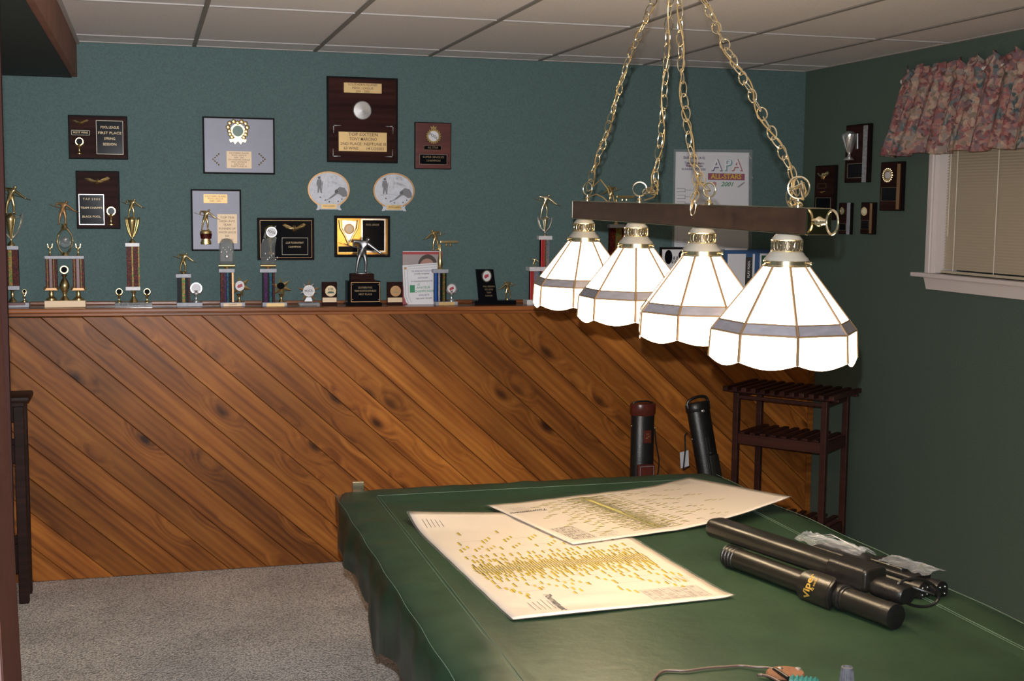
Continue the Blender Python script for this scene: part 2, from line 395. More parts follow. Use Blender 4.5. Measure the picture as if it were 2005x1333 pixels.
class Face:
    """a thing hanging on or standing before a wall plane; pixels become local x,z on that plane"""
    def __init__(s, name, label, cat, px, py, plane, side='back', group=None, z=None):
        s.side = side; s.plane = plane
        p = P(px, py, y=plane) if side == 'back' else P(px, py, x=plane)
        if z is not None: p.z = z
        s.o = p; s.t = thing(name, label, cat, p, 0 if side == 'back' else -pi/2, group)
    def L(s, px, py):
        if s.side == 'back': p = P(px, py, y=s.plane); return (p.x-s.o.x, p.z-s.o.z)
        p = P(px, py, x=s.plane); return (s.o.y-p.y, p.z-s.o.z)
    def k(s):  # metres per pixel
        a = s.L(0, 0) if 0 else None
        return None

RIGHT_X, BACK_Y, CEIL_Z, FRONT_Y = 3.70, 6.85, 2.67, 6.63
LEDGE_Z = 1.356

# ------------------------------------------------------------------ the room
structure(MB().box(-2.6, RIGHT_X+.1, -2.6, BACK_Y+.1, -.1, 0).build('floor', M['carpet']))
structure(MB().box(-2.6, RIGHT_X+.12, BACK_Y, BACK_Y+.12, 0, CEIL_Z+.1).build('wall_back', M['wall']))
structure(MB().box(-2.72, -2.6, -2.6, BACK_Y+.1, 0, CEIL_Z+.1).build('wall_left', M['wall']))
structure(MB().box(-2.6, RIGHT_X+.1, -2.72, -2.6, 0, CEIL_Z+.1).build('wall_front', M['wall_warmed']))
WY0, WY1, WZ0, WZ1 = 4.35, 5.50, 1.575, 2.42   # window opening
m_ = MB()
m_.box(RIGHT_X, RIGHT_X+.14, -2.6, WY0, 0, CEIL_Z+.1); m_.box(RIGHT_X, RIGHT_X+.14, WY1, BACK_Y+.12, 0, CEIL_Z+.1)
m_.box(RIGHT_X, RIGHT_X+.14, WY0, WY1, 0, WZ0); m_.box(RIGHT_X, RIGHT_X+.14, WY0, WY1, WZ1, CEIL_Z+.1)
structure(m_.build('wall_right', M['wall_warmed']))

# ceiling: slab, lay-in tiles, the bars of the grid
ce = structure(MB().box(-2.6, RIGHT_X+.1, -2.6, BACK_Y+.1, CEIL_Z+.03, CEIL_Z+.12).build('ceiling', M['ceil']))
gx = [.2472+.61*i for i in range(-5, 6)]; xb = [-2.6]+gx+[RIGHT_X]
gy = [6.5704, 5.4344, 4.215, 2.995, 1.775, .555, -.665, -1.885]; yb = [BACK_Y]+gy+[-2.6]
tiles = {}
for i in range(len(xb)-1):
    for j in range(len(yb)-1):
        wx, wy = xb[i+1]-xb[i], yb[j]-yb[j+1]
        if wx < .05: continue
        key = (round(wx, 3), round(wy, 3))
        if key not in tiles:
            tiles[key] = MB().box(-wx/2+.006, wx/2-.006, -wy/2+.006, wy/2-.006, 0, .02, .003).build('ceiling_tile', M['ceil'], ce); q = tiles[key]
        else: q = clone(tiles[key], ce)
        q.location = ((xb[i]+xb[i+1])/2, (yb[j]+yb[j+1])/2, CEIL_Z+.004)
ymain = MB().box(-.010, .010, -4.725, 4.725, -.003, .004); ref = None
for x in gx:
    if ref is None: q = ref = ymain.build('grid_bar', M['grid'], ce)
    else: q = clone(ref, ce)
    q.location = (x, 2.125, CEIL_Z+.001)
ref = None
for y in gy:
    if ref is None: q = ref = MB().box(-3.15, 3.15, -.005, .005, -.0004, .004).build('cross_bar', M['strip'], ce)
    else: q = clone(ref, ce)
    q.location = (.55, y, CEIL_Z-.0005)
MB().box(-2.6, RIGHT_X, BACK_Y-.022, BACK_Y, -.0005, .004).build('wall_angle', M['strip'], ce, loc=(0, 0, CEIL_Z-.001))
MB().box(RIGHT_X-.022, RIGHT_X, -2.6, BACK_Y-.022, -.0005, .004).build('wall_angle', M['strip'], ce, loc=(0, 0, CEIL_Z-.001))

# boxed-in soffit along the left of the ceiling
so = sempty('trim_1', (0, 0, 0))
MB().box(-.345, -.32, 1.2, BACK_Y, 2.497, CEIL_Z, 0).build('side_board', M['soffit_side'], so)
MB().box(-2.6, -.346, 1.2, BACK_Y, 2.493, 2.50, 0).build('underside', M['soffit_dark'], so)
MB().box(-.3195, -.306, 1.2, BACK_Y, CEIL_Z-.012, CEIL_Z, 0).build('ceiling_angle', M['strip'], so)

# diagonal pine boarding of the half wall, one object per board
wa = structure(MB().box(-2.6, RIGHT_X, FRONT_Y+.012, BACK_Y, 0, 1.30).build('trim_2', M['darkwood'])); 
ang = math.atan2(-1.345, 1.487); dx = Vector((cos(ang), sin(ang))); nz = Vector((-dx.y, dx.x))
BW = .19*abs(sin(ang)); X0, X1, Z0, Z1 = -2.0, RIGHT_X-.035, .004, 1.318
def clip_poly(poly, f):
    out = []
    for i in range(len(poly)):
        a, b_ = poly[i], poly[(i+1) % len(poly)]; fa, fb = f(a), f(b_)
        if fa >= 0: out.append(a)
        if (fa >= 0) != (fb >= 0): t_ = fa/(fa-fb); out.append(a+(b_-a)*t_)
    return out
base = Vector((-.339, 1.338)); rnd = random.Random(3)
for i in range(-16, 26):
    o0 = base + Vector((.19*i, 0))
    # the board between line i and line i+1, measured along nz
    lo, hi = 0.0012, BW-.0012
    quad = [o0-dx*5+nz*lo, o0+dx*5+nz*lo, o0+dx*5+nz*hi, o0-dx*5+nz*hi]
    for f in (lambda p: p.x-X0, lambda p: X1-p.x, lambda p: p.y-Z0, lambda p: Z1-p.y):
        if quad: quad = clip_poly(quad, f)
    if len(quad) < 3: continue
    c = sum(quad, Vector((0, 0)))/len(quad)
    # local frame: x along the board
    loc = [((p-c).dot(dx), (p-c).dot(nz)) for p in quad]
    area = 0
    for k in range(len(loc)):
        a, b_ = loc[k], loc[(k+1) % len(loc)]; area += a[0]*b_[1]-a[1]*b_[0]
    if abs(area) < .002: continue
    inner = []
    n_ = len(loc)
    cc = Vector((0, 0))
    vs = [(a, 0.012, b_) for a, b_ in loc]+[(a, .0022, b_) for a, b_ in loc]
    ins = [((a-(.0022 if a > 0 else -.0022)), (b_-(.0022 if b_ > 0 else -.0022))) for a, b_ in loc]
    vs += [(a, 0, b_) for a, b_ in ins]
    fs = [tuple(range(2*n_, 3*n_))]
    for k in range(n_):
        j = (k+1) % n_; fs += [(k, j, j+n_, k+n_), (k+n_, j+n_, j+2*n_, k+2*n_)]
    pl = MB().add(vs, fs).build('plank', M['pine'], wa)
    pl.location = (c.x, FRONT_Y-.001+rnd.random()*.0012, c.y); pl.rotation_euler = (0, -ang, 0)
MB().box(X1, RIGHT_X-.002, FRONT_Y-.006, FRONT_Y+.012, .004, Z1, .002).build('end_batten', M['pine'], wa)

le = sempty("trim_3", (-.4, 0, 1.3622)); le.rotation_euler = (0, .0065, 0)
LX0, LX1 = -2.2, RIGHT_X+.4
MB().box(LX0, LX1, FRONT_Y-.022, BACK_Y, -.022, 0, .006).build('ledge_board', M['ledge'], le)
MB().box(LX0, LX1, FRONT_Y-.012, FRONT_Y+.01, -.040, -.023, .005).build('cove_moulding', M['ledge'], le)
MB().box(LX0, LX1, BACK_Y-.012, BACK_Y, .0005, .018, .004).build('back_strip', M['ledge'], le)

# door jamb close by on the left
jy0, jy1 = 1.96, 2.2
def jx(pxb, pxt, yy): return P(pxb, 1333, y=yy), P(pxt, 150, y=yy)
a, b_ = P(43, 1333, y=jy1), P(0, 570, y=jy1)
sl = (b_.x-a.x)/(b_.z-a.z)
def slab(x_off0, x_off1, y0, y1, a=a, sl=sl):
    f = lambda z: a.x+sl*(z-a.z)
    vs = [(f(z)+o, y, z) for z in (0.0, CEIL_Z-.18) for y in (y0, y1) for o in (x_off0, x_off1)]
    return MB().add(vs, [(0, 2, 3, 1), (4, 5, 7, 6), (0, 1, 5, 4), (2, 6, 7, 3), (0, 4, 6, 2), (1, 3, 7, 5)])
jb = sempty('door_1')
slab(-.03, 0, jy0, jy1).build('jamb', M['jamb'], jb)
slab(-.16, -.0005, jy0-.02, jy0-.0005).build('casing', M['jamb_front'], jb)
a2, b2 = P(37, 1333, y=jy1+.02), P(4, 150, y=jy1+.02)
slab(-.04, 0, jy1+.002, jy1+.02, a2, (b2.x-a2.x)/(b2.z-a2.z)).build('jamb_strip', M['blackmatte'], jb)  # thin matte dark strip behind the jamb
slab(-.6, -.032, jy0, jy1).build('wall_stub', M['jamb'], jb)

# ------------------------------------------------------------------ window, blind, valance
wi = sempty('window_1')
X = RIGHT_X
m_ = MB(); m_.box(X-.018, X+.002, WY1-.004, WY1+.055, WZ0-.02, WZ1+.05, .004); m_.box(X-.024, X-.016, WY1+.012, WY1+.045, WZ0-.02, WZ1+.05, .003)
m_.build('side_casing', M['trimwhite'], wi)
MB().box(X-.018, X+.002, WY0-.055, WY0+.004, WZ0-.02, WZ1+.05, .004).build('side_casing', M['trimwhite'], wi)
MB().box(X-.018, X+.002, WY0-.055, WY1+.055, WZ1, WZ1+.055, .004).build('head_casing', M['trimwhite'], wi)
MB().box(X-.055, X+.13, WY0-.08, WY1+.12, WZ0-.022, WZ0, .006).build('stool_board', M['trimwhite'], wi)
m_ = MB(); m_.add([(X-.02*q, y, z) for q in (0, 1) for y, z in ((WY0-.055, WZ0-.08), (WY1+.03, WZ0-.08), (WY1+.055, WZ0-.0225), (WY0-.055, WZ0-.0225))],
                  [(0, 1, 2, 3), (4, 7, 6, 5), (0, 4, 5, 1), (1, 5, 6, 2), (2, 6, 7, 3), (3, 7, 4, 0)]); m_.build('apron', M['trimwhite'], wi)
m_ = MB(); m_.box(X+.002, X+.135, WY1-.012, WY1-.0005, WZ0+.0005, WZ1); m_.box(X+.002, X+.135, WY0+.0005, WY0+.012, WZ0+.0005, WZ1); m_.box(X+.002, X+.135, WY0+.012, WY1-.012, WZ1-.012, WZ1)
m_.build('jamb', M['trimwhite'], wi)
MB().box(X+.12, X+.126, WY0, WY1, WZ0, WZ1).build('glass', M['windowglass'], wi)
bl = thing('window_blind', 'closed beige slatted blind hanging inside the white window', 'blind', (X+.045, (WY0+WY1)/2, WZ0))
hw = (WY1-WY0)/2-.018
MB().box(-.014, .014, -hw, hw, WZ1-WZ0-.04, WZ1-WZ0-.014, .003).build('head_rail', M['trimwhite'], bl)
MB().box(-.016, .012, -hw-.012, hw+.012, .001, .014, .002).build('bottom_rail', M['blind'], bl)
m_ = MB(); z = .02
while z < WZ1-WZ0-.045:
    m_.add([(-.007, -hw, z+.001), (-.007, hw, z+.001), (.001, hw, z+.009), (.001, -hw, z+.009), (.006, -hw, z+.0165), (.006, hw, z+.0165)], [(0, 1, 2, 3), (3, 2, 5, 4)]); z += .0135
sl_ = m_.build('slats', M['blind'], bl, recalc=False); sl_['kind'] = 'stuff'
for (yy, z0_) in ((hw-.09, .01), (hw-.40, .01), (-.2, .01), (hw-.035, .18)):
    MB().cyl((-.013, yy, z0_), (-.013, yy, WZ1-WZ0-.03), .0022, 6).build('lift_cord', M['blindcord'], bl)
# valance
va = thing('valance', 'gathered floral valance with pink roses above the window', 'valance', (X, (WY0+WY1)/2, 2.16))
NT, NS = 230, 16
y_l, y_r = 5.80-(WY0+WY1)/2, 4.1-(WY0+WY1)/2
vs = []; fs = []
rv = random.Random(5)
ph = [rv.random()*6 for _ in range(6)]
for i in range(NT):
    t_ = i/(NT-1)
    for j in range(NS):
        s_ = j/(NS-1)               # 0 top .. 1 bottom
        out = .045+.075*s_
        if t_ < .03: out *= (t_/.03)**.6
        y = y_l+(y_r-y_l)*t_ + (.10*s_-.03)*(1-t_*2.2 if t_ < .45 else 0)*.9
        rf = (.010+.016*s_)*(sin(t_*95+ph[0]+1.5*sin(t_*23))+.5*sin(t_*170+ph[1]+s_*2))
        if s_ < .22: rf += .012*sin(t_*240+ph[2])*(1-s_/.22)+.010*sin(s_*60)
        z = .425*(1-s_) + (.014*sin(t_*75+ph[3])+.010*sin(t_*160+ph[4]))*(1-s_)**2 + .006*sin(t_*40+ph[5])*s_ - .012
        vs.append((-max(.004, out+rf), y, z))
for i in range(NT-1):
    for j in range(NS-1):
        fs.append((i*NS+j, (i+1)*NS+j, (i+1)*NS+j+1, i*NS+j+1))
vo_ = MB().add(vs, fs).build('fabric', M['floral'], va, smooth=True, recalc=False)
so_ = vo_.modifiers.new('thick', 'SOLIDIFY'); so_.thickness = .002
MB().cyl((-.035, y_l-.01, .36), (-.035, y_r+.01, .36), .012, 12).build('rod', M['trimwhite'], va)

# ------------------------------------------------------------------ pool table and its cover
TX0, TX1, TY0, TY1 = .66, 2.22, 1.93, 4.80
pt = thing('pool_table', 'wooden pool table standing under the green fitted cover', 'table', ((TX0+TX1)/2, (TY0+TY1)/2, 0))
hx, hy = (TX1-TX0)/2, (TY1-TY0)/2
MB().box(-hx+.14, hx-.14, -hy+.14, hy-.14, .70, .772).build('slate_bed', M['cover'], pt)
for s_ in (-1, 1):
    MB().box(s_*(hx-.14), s_*(hx-.005), -hy+.01, hy-.01, .70, .79, .01).build('rail', M['tablewood'], pt)
    MB().box(-hx+.141, hx-.141, s_*(hy-.14), s_*(hy-.005), .70, .79, .01).build('rail', M['tablewood'], pt)
m_ = MB()
m_.box(-hx+.012, -hx+.03, -hy+.02, hy-.02, .58, .70, .004); m_.box(hx-.03, hx-.012, -hy+.02, hy-.02, .58, .70, .004)
m_.box(-hx+.03, hx-.03, hy-.04, hy-.02, .58, .70, .004); m_.box(-hx+.03, hx-.03, -hy+.02, -hy+.04, .58, .70, .004)
m_.build('apron', M['tablewood'], pt)
m_ = MB().box(-hx+.18, hx-.18, -hy+.25, hy-.25, .42, .70, .01); m_.build('cabinet', M['tablewood'], pt)
for sx in (-1, 1):
    for sy in (-1, 1):
        m_ = MB().lathe([(.055, 0), (.062, .02), (.05, .05), (.06, .14), (.072, .26), (.06, .36), (.075, .40), (.075, .44)], 16)
        m_.build('leg', M['tablewood'], pt, True, loc=(sx*(hx-.32), sy*(hy-.4), 0))
p_ = P(700, 943, y=4.84)
MB().box(-.022, .022, -.012, .012, -.05, .004, .002).build('corner_plate', M['brass'], pt, loc=(p_.x-(TX0+TX1)/2, 4.83-(TY0+TY1)/2, p_.z))

cv = thing('table_cover', 'green vinyl cover with stitched seams draped over the pool table', 'cover', ((TX0+TX1)/2, (TY0+TY1)/2, .79))
nx, ny = 44, 84
ix, iy = hx-.145, hy-.145
vs = []; fs = []; rc = random.Random(11)
def nz_(x, y, k):  # broad soft unevenness
    return sin(x*7+k)*sin(y*5+2*k)+.6*sin(x*3.1+y*9.7+k)+.4*sin(x*17-y*6+3*k)
def top_z(x, y):
    e_ = min(ix-abs(x), iy-abs(y)); sag = -.013*min(1, max(0, e_/.045))
    return .012+sag+.0012*nz_(x, y, 1.3)
for j in range(ny+1):
    for i in range(nx+1):
        x = -ix+2*ix*i/nx; y = -iy+2*iy*j/ny
        vs.append((x, y, top_z(x, y)))
for j in range(ny):
    for i in range(nx):
        a = j*(nx+1)+i; fs.append((a, a+1, a+nx+2, a+nx+1))
per = [(i, 0) for i in range(nx)]+[(nx, j) for j in range(ny)]+[(i, ny) for i in range(nx, 0, -1)]+[(0, j) for j in range(ny, 0, -1)]
def pdir(i, j):
    dx_ = -1 if i == 0 else (1 if i == nx else 0); dy_ = -1 if j == 0 else (1 if j == ny else 0); return dx_, dy_
def hem(x, y, side):
    if side == 'L':
        Y = y+(TY0+TY1)/2
        pts = [(1.9, .61), (3.2, .60), (3.33, .595), (3.45, .596), (3.6, .585), (3.72, .53), (3.77, .545), (3.80, .60), (3.9, .635), (4.0, .61), (4.1, .655), (4.36, .645), (4.42, .61), (4.45, .655), (4.7, .665), (4.9, .66)]
        for k in range(len(pts)-1):
            if pts[k][0] <= Y <= pts[k+1][0]:
                u = (Y-pts[k][0])/(pts[k+1][0]-pts[k][0]); return pts[k][1]*(1-u)+pts[k+1][1]*u
        return .62
    return .63+.02*sin((x+y)*9)+.012*sin((x-y)*23)
prof = [(.03, .001), (.07, .003), (.11, .002), (.135, -.003), (.147, -.012), (.155, -.035), (.160, -.075), None]
base_i = [j*(nx+1)+i for i, j in per]; prev = base_i; NP = len(per)
for k, pr in enumerate(prof):
    cur = []
    for q, (i, j) in enumerate(per):
        x, y, z = vs[j*(nx+1)+i]; dx_, dy_ = pdir(i, j)
        side = 'L' if i == 0 and 0 < j <= ny else ('R' if i == nx else 'E')
        h_ = hem(x, y, side)-.79
        if pr is None: off, zz = .162, h_
        else: off, zz = pr; zz = zz+.012 if k > 0 else .012+.001
        c_ = .78 if dx_ and dy_ else 1
        wav = 0
        if k >= 5 or pr is None:
            wav = (.006+.006*(k-4))*(sin(q*.31+k*.2)+.6*sin(q*.83)) * (1.0 if side != 'L' else .45)
        elif k in (1, 2): zz += .0026*sin(q*.55)+.0020*sin(q*1.3)
        elif k in (3, 4): wav = .003*sin(q*.4)+.002*sin(q*1.1)
        if side == 'R' and k >= 3: wav += .012*sin(y*5.5)+.007*sin(y*13)
        vs.append((x+dx_*(off*c_+wav), y+dy_*(off*c_+wav), zz)); cur.append(len(vs)-1)
    for q in range(NP):
        a, b_ = q, (q+1) % NP; fs.append((prev[a], prev[b_], cur[b_], cur[a]))
    prev = cur
cvm = MB().add(vs, fs).build('cloth', M['cover'], cv, smooth=False, recalc=True)
cvm.data.polygons.foreach_set('use_smooth', [True]*len(cvm.data.polygons))
sf = cvm.modifiers.new('thick', 'SOLIDIFY'); sf.thickness = .0015; sf.offset = 1
def seam(pts, r=.0012):
    MB().tube(pts, r, 5).build('seam', M['thread'], cv)
for sx in (-1, 1):
    seam([(sx*(ix+.004), -iy+.0+2*iy*q/60, top_z(sx*ix, 0)+.0022+.0018*0) for q in range(61)])
    seam([(sx*(ix-.006), -iy+.0+2*iy*q/60, top_z(sx*ix, 0)+.0022) for q in range(61)], .0009)
    seam([(sx*(ix+.145+(.012*sin((-iy+2*iy*q/60)*5.5)+.007*sin((-iy+2*iy*q/60)*13) if sx > 0 else .002*sin(q*.9))), -iy-.1+2*(iy+.1)*q/60, .008) for q in range(61)])
seam([(-ix+2*ix*q/30, iy+.004, top_z(0, iy)+.0025) for q in range(31)], .0009)
COVZ = .79+.001   # lying height of the sunk middle of the cover

# ------------------------------------------------------------------ pool table light
BZ0, BZ1, BY0, BY1 = 1.857, 1.873, 2.585, 4.235
LC = Vector((1.44, (BY0+BY1)/2, (BZ0+BZ1)/2)); LT = math.atan2(BZ1-BZ0, BY1-BY0); LH = (BY1-BY0)/2
lamp = thing('pool_table_light', 'long walnut bar light with four lit milk-glass shades hung on brass chains over the table', 'light', LC)
lamp.rotation_euler = (LT, 0, 0)
LM = (Matrix.Translation(LC) @ Matrix.Rotation(LT, 4, 'X')).inverted()
def lamp_l(p): return LM @ p
MB().box(-.0295, .0295, -LH+.004, LH-.004, -.0285, .0285, .002).build('bar', M['barwood'], lamp)
MB().box(-.030, .030, -LH+.006, LH-.006, .0288, .0305).build('top_strip', M['brass'], lamp)
MB().box(-.030, .030, -LH+.006, LH-.006, -.0302, -.0288).build('bottom_strip', M['brass'], lamp)
for s_ in (-1, 1):
    ec = MB().box(-.0305, .0305, s_*LH-.003, s_*LH+.003, -.030, .030, .002).build('end_plate', M['brassmirror'], lamp)
    m_ = MB()
    a = Vector((0, s_*(LH+.003), 0)); d = Vector((0, s_, 0))
    m_.lathe([(.012, 0), (.010, .004), (.005, .008), (.008, .014), (.0045, .019), (.007, .024), (.004, .03)], 16, a, Vector((0, 0, 1)).rotation_difference(d).to_matrix())
    m_.tube([a+d*(.03+.026)+Vector((.011*cos(q*pi/12)*0, s_*.025*cos(q*pi/12), .026*sin(q*pi/12))) for q in range(24)], .0028, 8, True)
    m_.build('end_ring', M['brass'], ec, True)

def link_mesh():
    pts = [Vector((.0125*cos(2*pi*q/18), 0, .0225*sin(2*pi*q/18))) for q in range(18)]
    return MB().tube(pts, .0018, 6, True)
LINK = None
CH_TOP = Vector((1.44, 3.46, CEIL_Z-.03))
def resample(pts, step):
    out = [pts[0]]; acc = 0; 
    for i in range(len(pts)-1):
        a, b_ = pts[i], pts[i+1]; L_ = (b_-a).length; t_ = step-acc
        while t_ <= L_: out.append(a+(b_-a)*(t_/L_)); t_ += step
        acc = L_-(t_-step)
    return out
def chain(px_pts, seed, cordtail, top=True, cordmat='goldcord'):
    global LINK
    rr = random.Random(seed)
    pts = [P(a, b_, x=1.44+(c_[0] if c_ else 0)) for a, b_, *c_ in px_pts]
    if top: pts.append(CH_TOP)
    pts = [lamp_l(p) for p in pts]
    pos = resample(pts, .0365)
    e_ = bpy.data.objects.new('chain', None); COL.objects.link(e_); e_.parent = lamp; e_.empty_display_size = .02
    for i in range(len(pos)-1):
        mid = (pos[i]+pos[i+1])/2; d = (pos[i+1]-pos[i]).normalized()
        q = Vector((0, 0, 1)).rotation_difference(d) @ Euler((0, 0, .5+(pi/2)*(i % 2)+rr.uniform(-.35, .35))).to_quaternion()
        if LINK is None: LINK = link_mesh().build('link', M['brass'], e_, True); l_ = LINK
        else: l_ = LINK.copy(); COL.objects.link(l_); l_.parent = e_
        l_.rotation_mode = 'QUATERNION'; l_.rotation_quaternion = q; l_.location = mid
    # lamp cord woven along
    fine = resample(pts, .012)
    cp = [p+Vector((.009*sin(i*.30+seed), .011*cos(i*.23+seed*2), 0)) for i, p in enumerate(fine)]
    cp = [lamp_l(P(a, b_, x=1.44+c_)) for a, b_, c_ in cordtail]+cp[1:]
    MB().tube(cp, .0019, 6).build('cord', M[cordmat], e_, True)
    return e_
chain([(1153, 372), (1158, 345), (1185, 270), (1225, 130), (1280, 0)], 1,
      [(1150, 386, 0), (1168, 380, 0), (1180, 386, 0), (1190, 395, .01), (1196, 388, 0), (1190, 370, 0), (1176, 352, -.01)])
chain([(1262, 372), (1276, 378), (1285, 365), (1283, 345), (1290, 300), (1300, 200), (1306, 100), (1312, 0)], 2,
      [(1262, 392, 0), (1280, 386, 0), (1289, 372, 0), (1284, 362, -.01), (1276, 372, 0), (1287, 380, 0), (1288, 360, 0), (1283, 348, 0)])
chain([(1386, 372), (1376, 358), (1364, 330), (1350, 290), (1340, 190), (1332, 110), (1331, 0)], 3,
      [(1392, 398, 0), (1380, 366, 0), (1372, 352, 0)], True)
chain([(1356, 418, -.045), (1358, 396, -.043), (1363, 372, -.02), (1366, 345, 0), (1364, 330, 0)], 5, [(1366, 360, -.01)], False)
chain([(1560, 380), (1556, 350), (1535, 305), (1480, 200), (1410, 70), (1378, 0)], 4,
      [(1560, 404, 0), (1552, 388, 0), (1548, 368, 0), (1556, 352, -.01)])
chain([(1566, 398, -.005), (1552, 404, -.01), (1545, 388, -.01), (1552, 368, -.01), (1568, 358, 0), (1576, 375, 0), (1568, 396, 0)], 6, [(1560, 396, 0)], False)
cn = MB().lathe([(.0, CEIL_Z), (.065, CEIL_Z), (.062, CEIL_Z-.012), (.03, CEIL_Z-.026), (.008, CEIL_Z-.034), (0, CEIL_Z-.036)], 28, (1.44, 3.46, 0))
cn.v = [tuple(lamp_l(Vector(v))) for v in cn.v]; cn.build('ceiling_canopy', M['brass'], lamp, True)
# eye screws on top of the bar
for i, (ex, ey, rz_, rr_) in enumerate(((1150, 390, 1.1, .021), (1252, 396, .4, .021), (1388, 404, 1.05, .019), (1562, 414, .7, .025))):
    p = P(ex, ey, x=1.44); ly = p.y-LC.y
    m_ = MB().lathe([(.011, .0306), (.011, .034), (.005, .037), (.0075, .041), (.004, .045), (.004, .05)], 14, (0, ly, 0))
    c_ = Vector((0, ly, .05+rr_)); ax = Vector((sin(rz_), cos(rz_), 0))*1.0
    ax = Vector((cos(rz_), -sin(rz_), 0))
    m_.tube([c_+ax*(rr_*cos(q*pi/12))+Vector((0, 0, rr_*sin(q*pi/12))) for q in range(24)], .0024, 8, True)
    m_.build('eye_screw', M['brass'], lamp, True)

SH_Y = (4.19, 3.70, 3.21, 2.73); SH_ROT = (29, 20, -2, 17)
zt = -.0305
def shade_pts(phi):
    A_ = [radians(phi)+i*pi/4 for i in range(8)]
    def ring(R, z): return [Vector((-sin(a)*R, -cos(a)*R, z)) for a in A_]
    return ring(.052, zt-.076), ring(.152, zt-.203), ring(.170, zt-.226), ring(.174, zt-.290)
first = True
for yy, ph_ in zip(SH_Y, SH_ROT):
    r0, r1, r2, r3 = shade_pts(ph_)
    off = Vector((0, yy-LC.y, 0))
    m_ = MB()
    for i in range(8):
        j = (i+1) % 8
        m_.tube([r0[i], r1[i]], .0036, 6); m_.tube([r1[i], r2[i]], .0038, 6); m_.tube([r2[i], r3[i]], .0040, 6)
        m_.tube([r1[i], r1[j]], .0026, 6); m_.tube([r2[i], r2[j]], .0026, 6); m_.tube([r0[i], r0[j]], .002, 6)
        # scalloped rim
        m_.tube([r3[i]*(1-t_)+r3[j]*t_+Vector((0, 0, -.014*sin(pi*t_))) for t_ in [q/8 for q in range(9)]], .0012, 5)
    sh = m_.build('shade', M['came'], lamp, True, loc=off)
    for i in range(8):
        j = (i+1) % 8
        def quad(a, b_, c, d, name, mt, curve=0):
            n_ = (b_-a).cross(d-a).normalized()*.0012
            if not curve:
                ps = [a, b_, c, d]
            else:
                ps = [a, b_]+[c*(1-t_)+d*t_+Vector((0, 0, -curve*sin(pi*t_))) for t_ in [q/8 for q in range(9)]]
            n2 = len(ps); v_ = [p+n_ for p in ps]+[p-n_ for p in ps]
            MB().add(v_, [tuple(range(n2)), tuple(reversed(range(n2, 2*n2)))]+[(k, (k+1) % n2, (k+1) % n2+n2, k+n2) for k in range(n2)]).build(name, mt, sh)
        quad(r0[i], r0[j], r1[j], r1[i], 'glass_panel', M['panel'])
        quad(r1[i], r1[j], r2[j], r2[i], 'band_panel', M['band'])
        quad(r2[i], r2[j], r3[j], r3[i], 'skirt_panel', M['panel'], .014)
    MB().lathe([(.012, zt), (.026, zt-.002), (.036, zt-.014), (.036, zt-.016)], 28, cap=True).build('cap', M['capmetal'], sh, True)
    MB().lathe([(.0335, zt-.016), (.0335, zt-.041)], 28, cap=False).build('gallery_core', M['gallerycore'], sh, True)
    m_ = MB()
    for q in range(22):
        a_ = 2*pi*q/22; c_ = Vector((.036*cos(a_), .036*sin(a_), zt-.0285)); tx = Vector((-sin(a_), cos(a_), 0))
        m_.tube([c_+tx*(.0045*cos(u*pi/5))+Vector((0, 0, .0115*sin(u*pi/5))) for u in range(10)], .0011, 5, True)
    m_.lathe([(.0365, zt-.014), (.0375, zt-.0155), (.0365, zt-.017)], 28, cap=False); m_.lathe([(.0365, zt-.040), (.0375, zt-.0415), (.0365, zt-.043)], 28, cap=False)
    m_.build('gallery', M['brass'], sh, True)
    MB().lathe([(.053, zt-.063), (.050, zt-.057), (.044, zt-.052), (.040, zt-.046), (.035, zt-.042)], 28).build('holder', M['capmetal'], sh, True)
    m_ = MB().lathe([(.055, zt-.0775), (.055, zt-.074), (.0535, zt-.073), (.0535, zt-.0635), (.052, zt-.0625)], 32, cap=False)
    for q in range(3):
        a_ = 2*pi*q/3-.9; m_.cyl((.052*cos(a_), .052*sin(a_), zt-.068), (.062*cos(a_), .062*sin(a_), zt-.068), .0018, 8); m_.cyl((.060*cos(a_), .060*sin(a_), zt-.068), (.064*cos(a_), .064*sin(a_), zt-.068), .0035, 8)
    m_.build('fitter_ring', M['brass'], sh, True)
    MB().ball((0, 0, zt-.17), .028, 14, sz=1.15).lathe([(.013, zt-.14), (.013, zt-.09)], 12).build('bulb', M['bulb'], sh, True)
    bl_ = bpy.data.lights.new('bulb_light', 'POINT'); bl_.energy = BULB_POWER; bl_.color = (1.0, .80, .52); bl_.shadow_soft_size = .035
    bo = bpy.data.objects.new('bulb_light', bl_); COL.objects.link(bo); bo.location = LC+Vector((0, yy-LC.y, zt-.225+(yy-LC.y)*sin(LT)))

# ------------------------------------------------------------------ figurines (one continuous body each)
def skin_body(verts, edges, radii, root, sub=2):
    me = bpy.data.meshes.new('figurine'); me.from_pydata(verts, edges, [])
    o = bpy.data.objects.new('figurine', me); COL.objects.link(o)
    sk = o.modifiers.new('skin', 'SKIN'); sk.use_smooth_shade = True
    sb = o.modifiers.new('sub', 'SUBSURF'); sb.levels = sub
    lay = me.skin_vertices[0].data
    for i, r_ in enumerate(radii): lay[i].radius = (r_, r_) if not isinstance(r_, tuple) else r_
    for i in range(len(verts)): lay[i].use_root = (i == root)
    bpy.context.view_layer.update()
    dg = bpy.context.evaluated_depsgraph_get()
    m2 = bpy.data.meshes.new_from_object(o.evaluated_get(dg)); m2.name = 'figurine'
    bpy.data.objects.remove(o); bpy.data.meshes.remove(me)
    m2.polygons.foreach_set('use_smooth', [True]*len(m2.polygons)); return m2
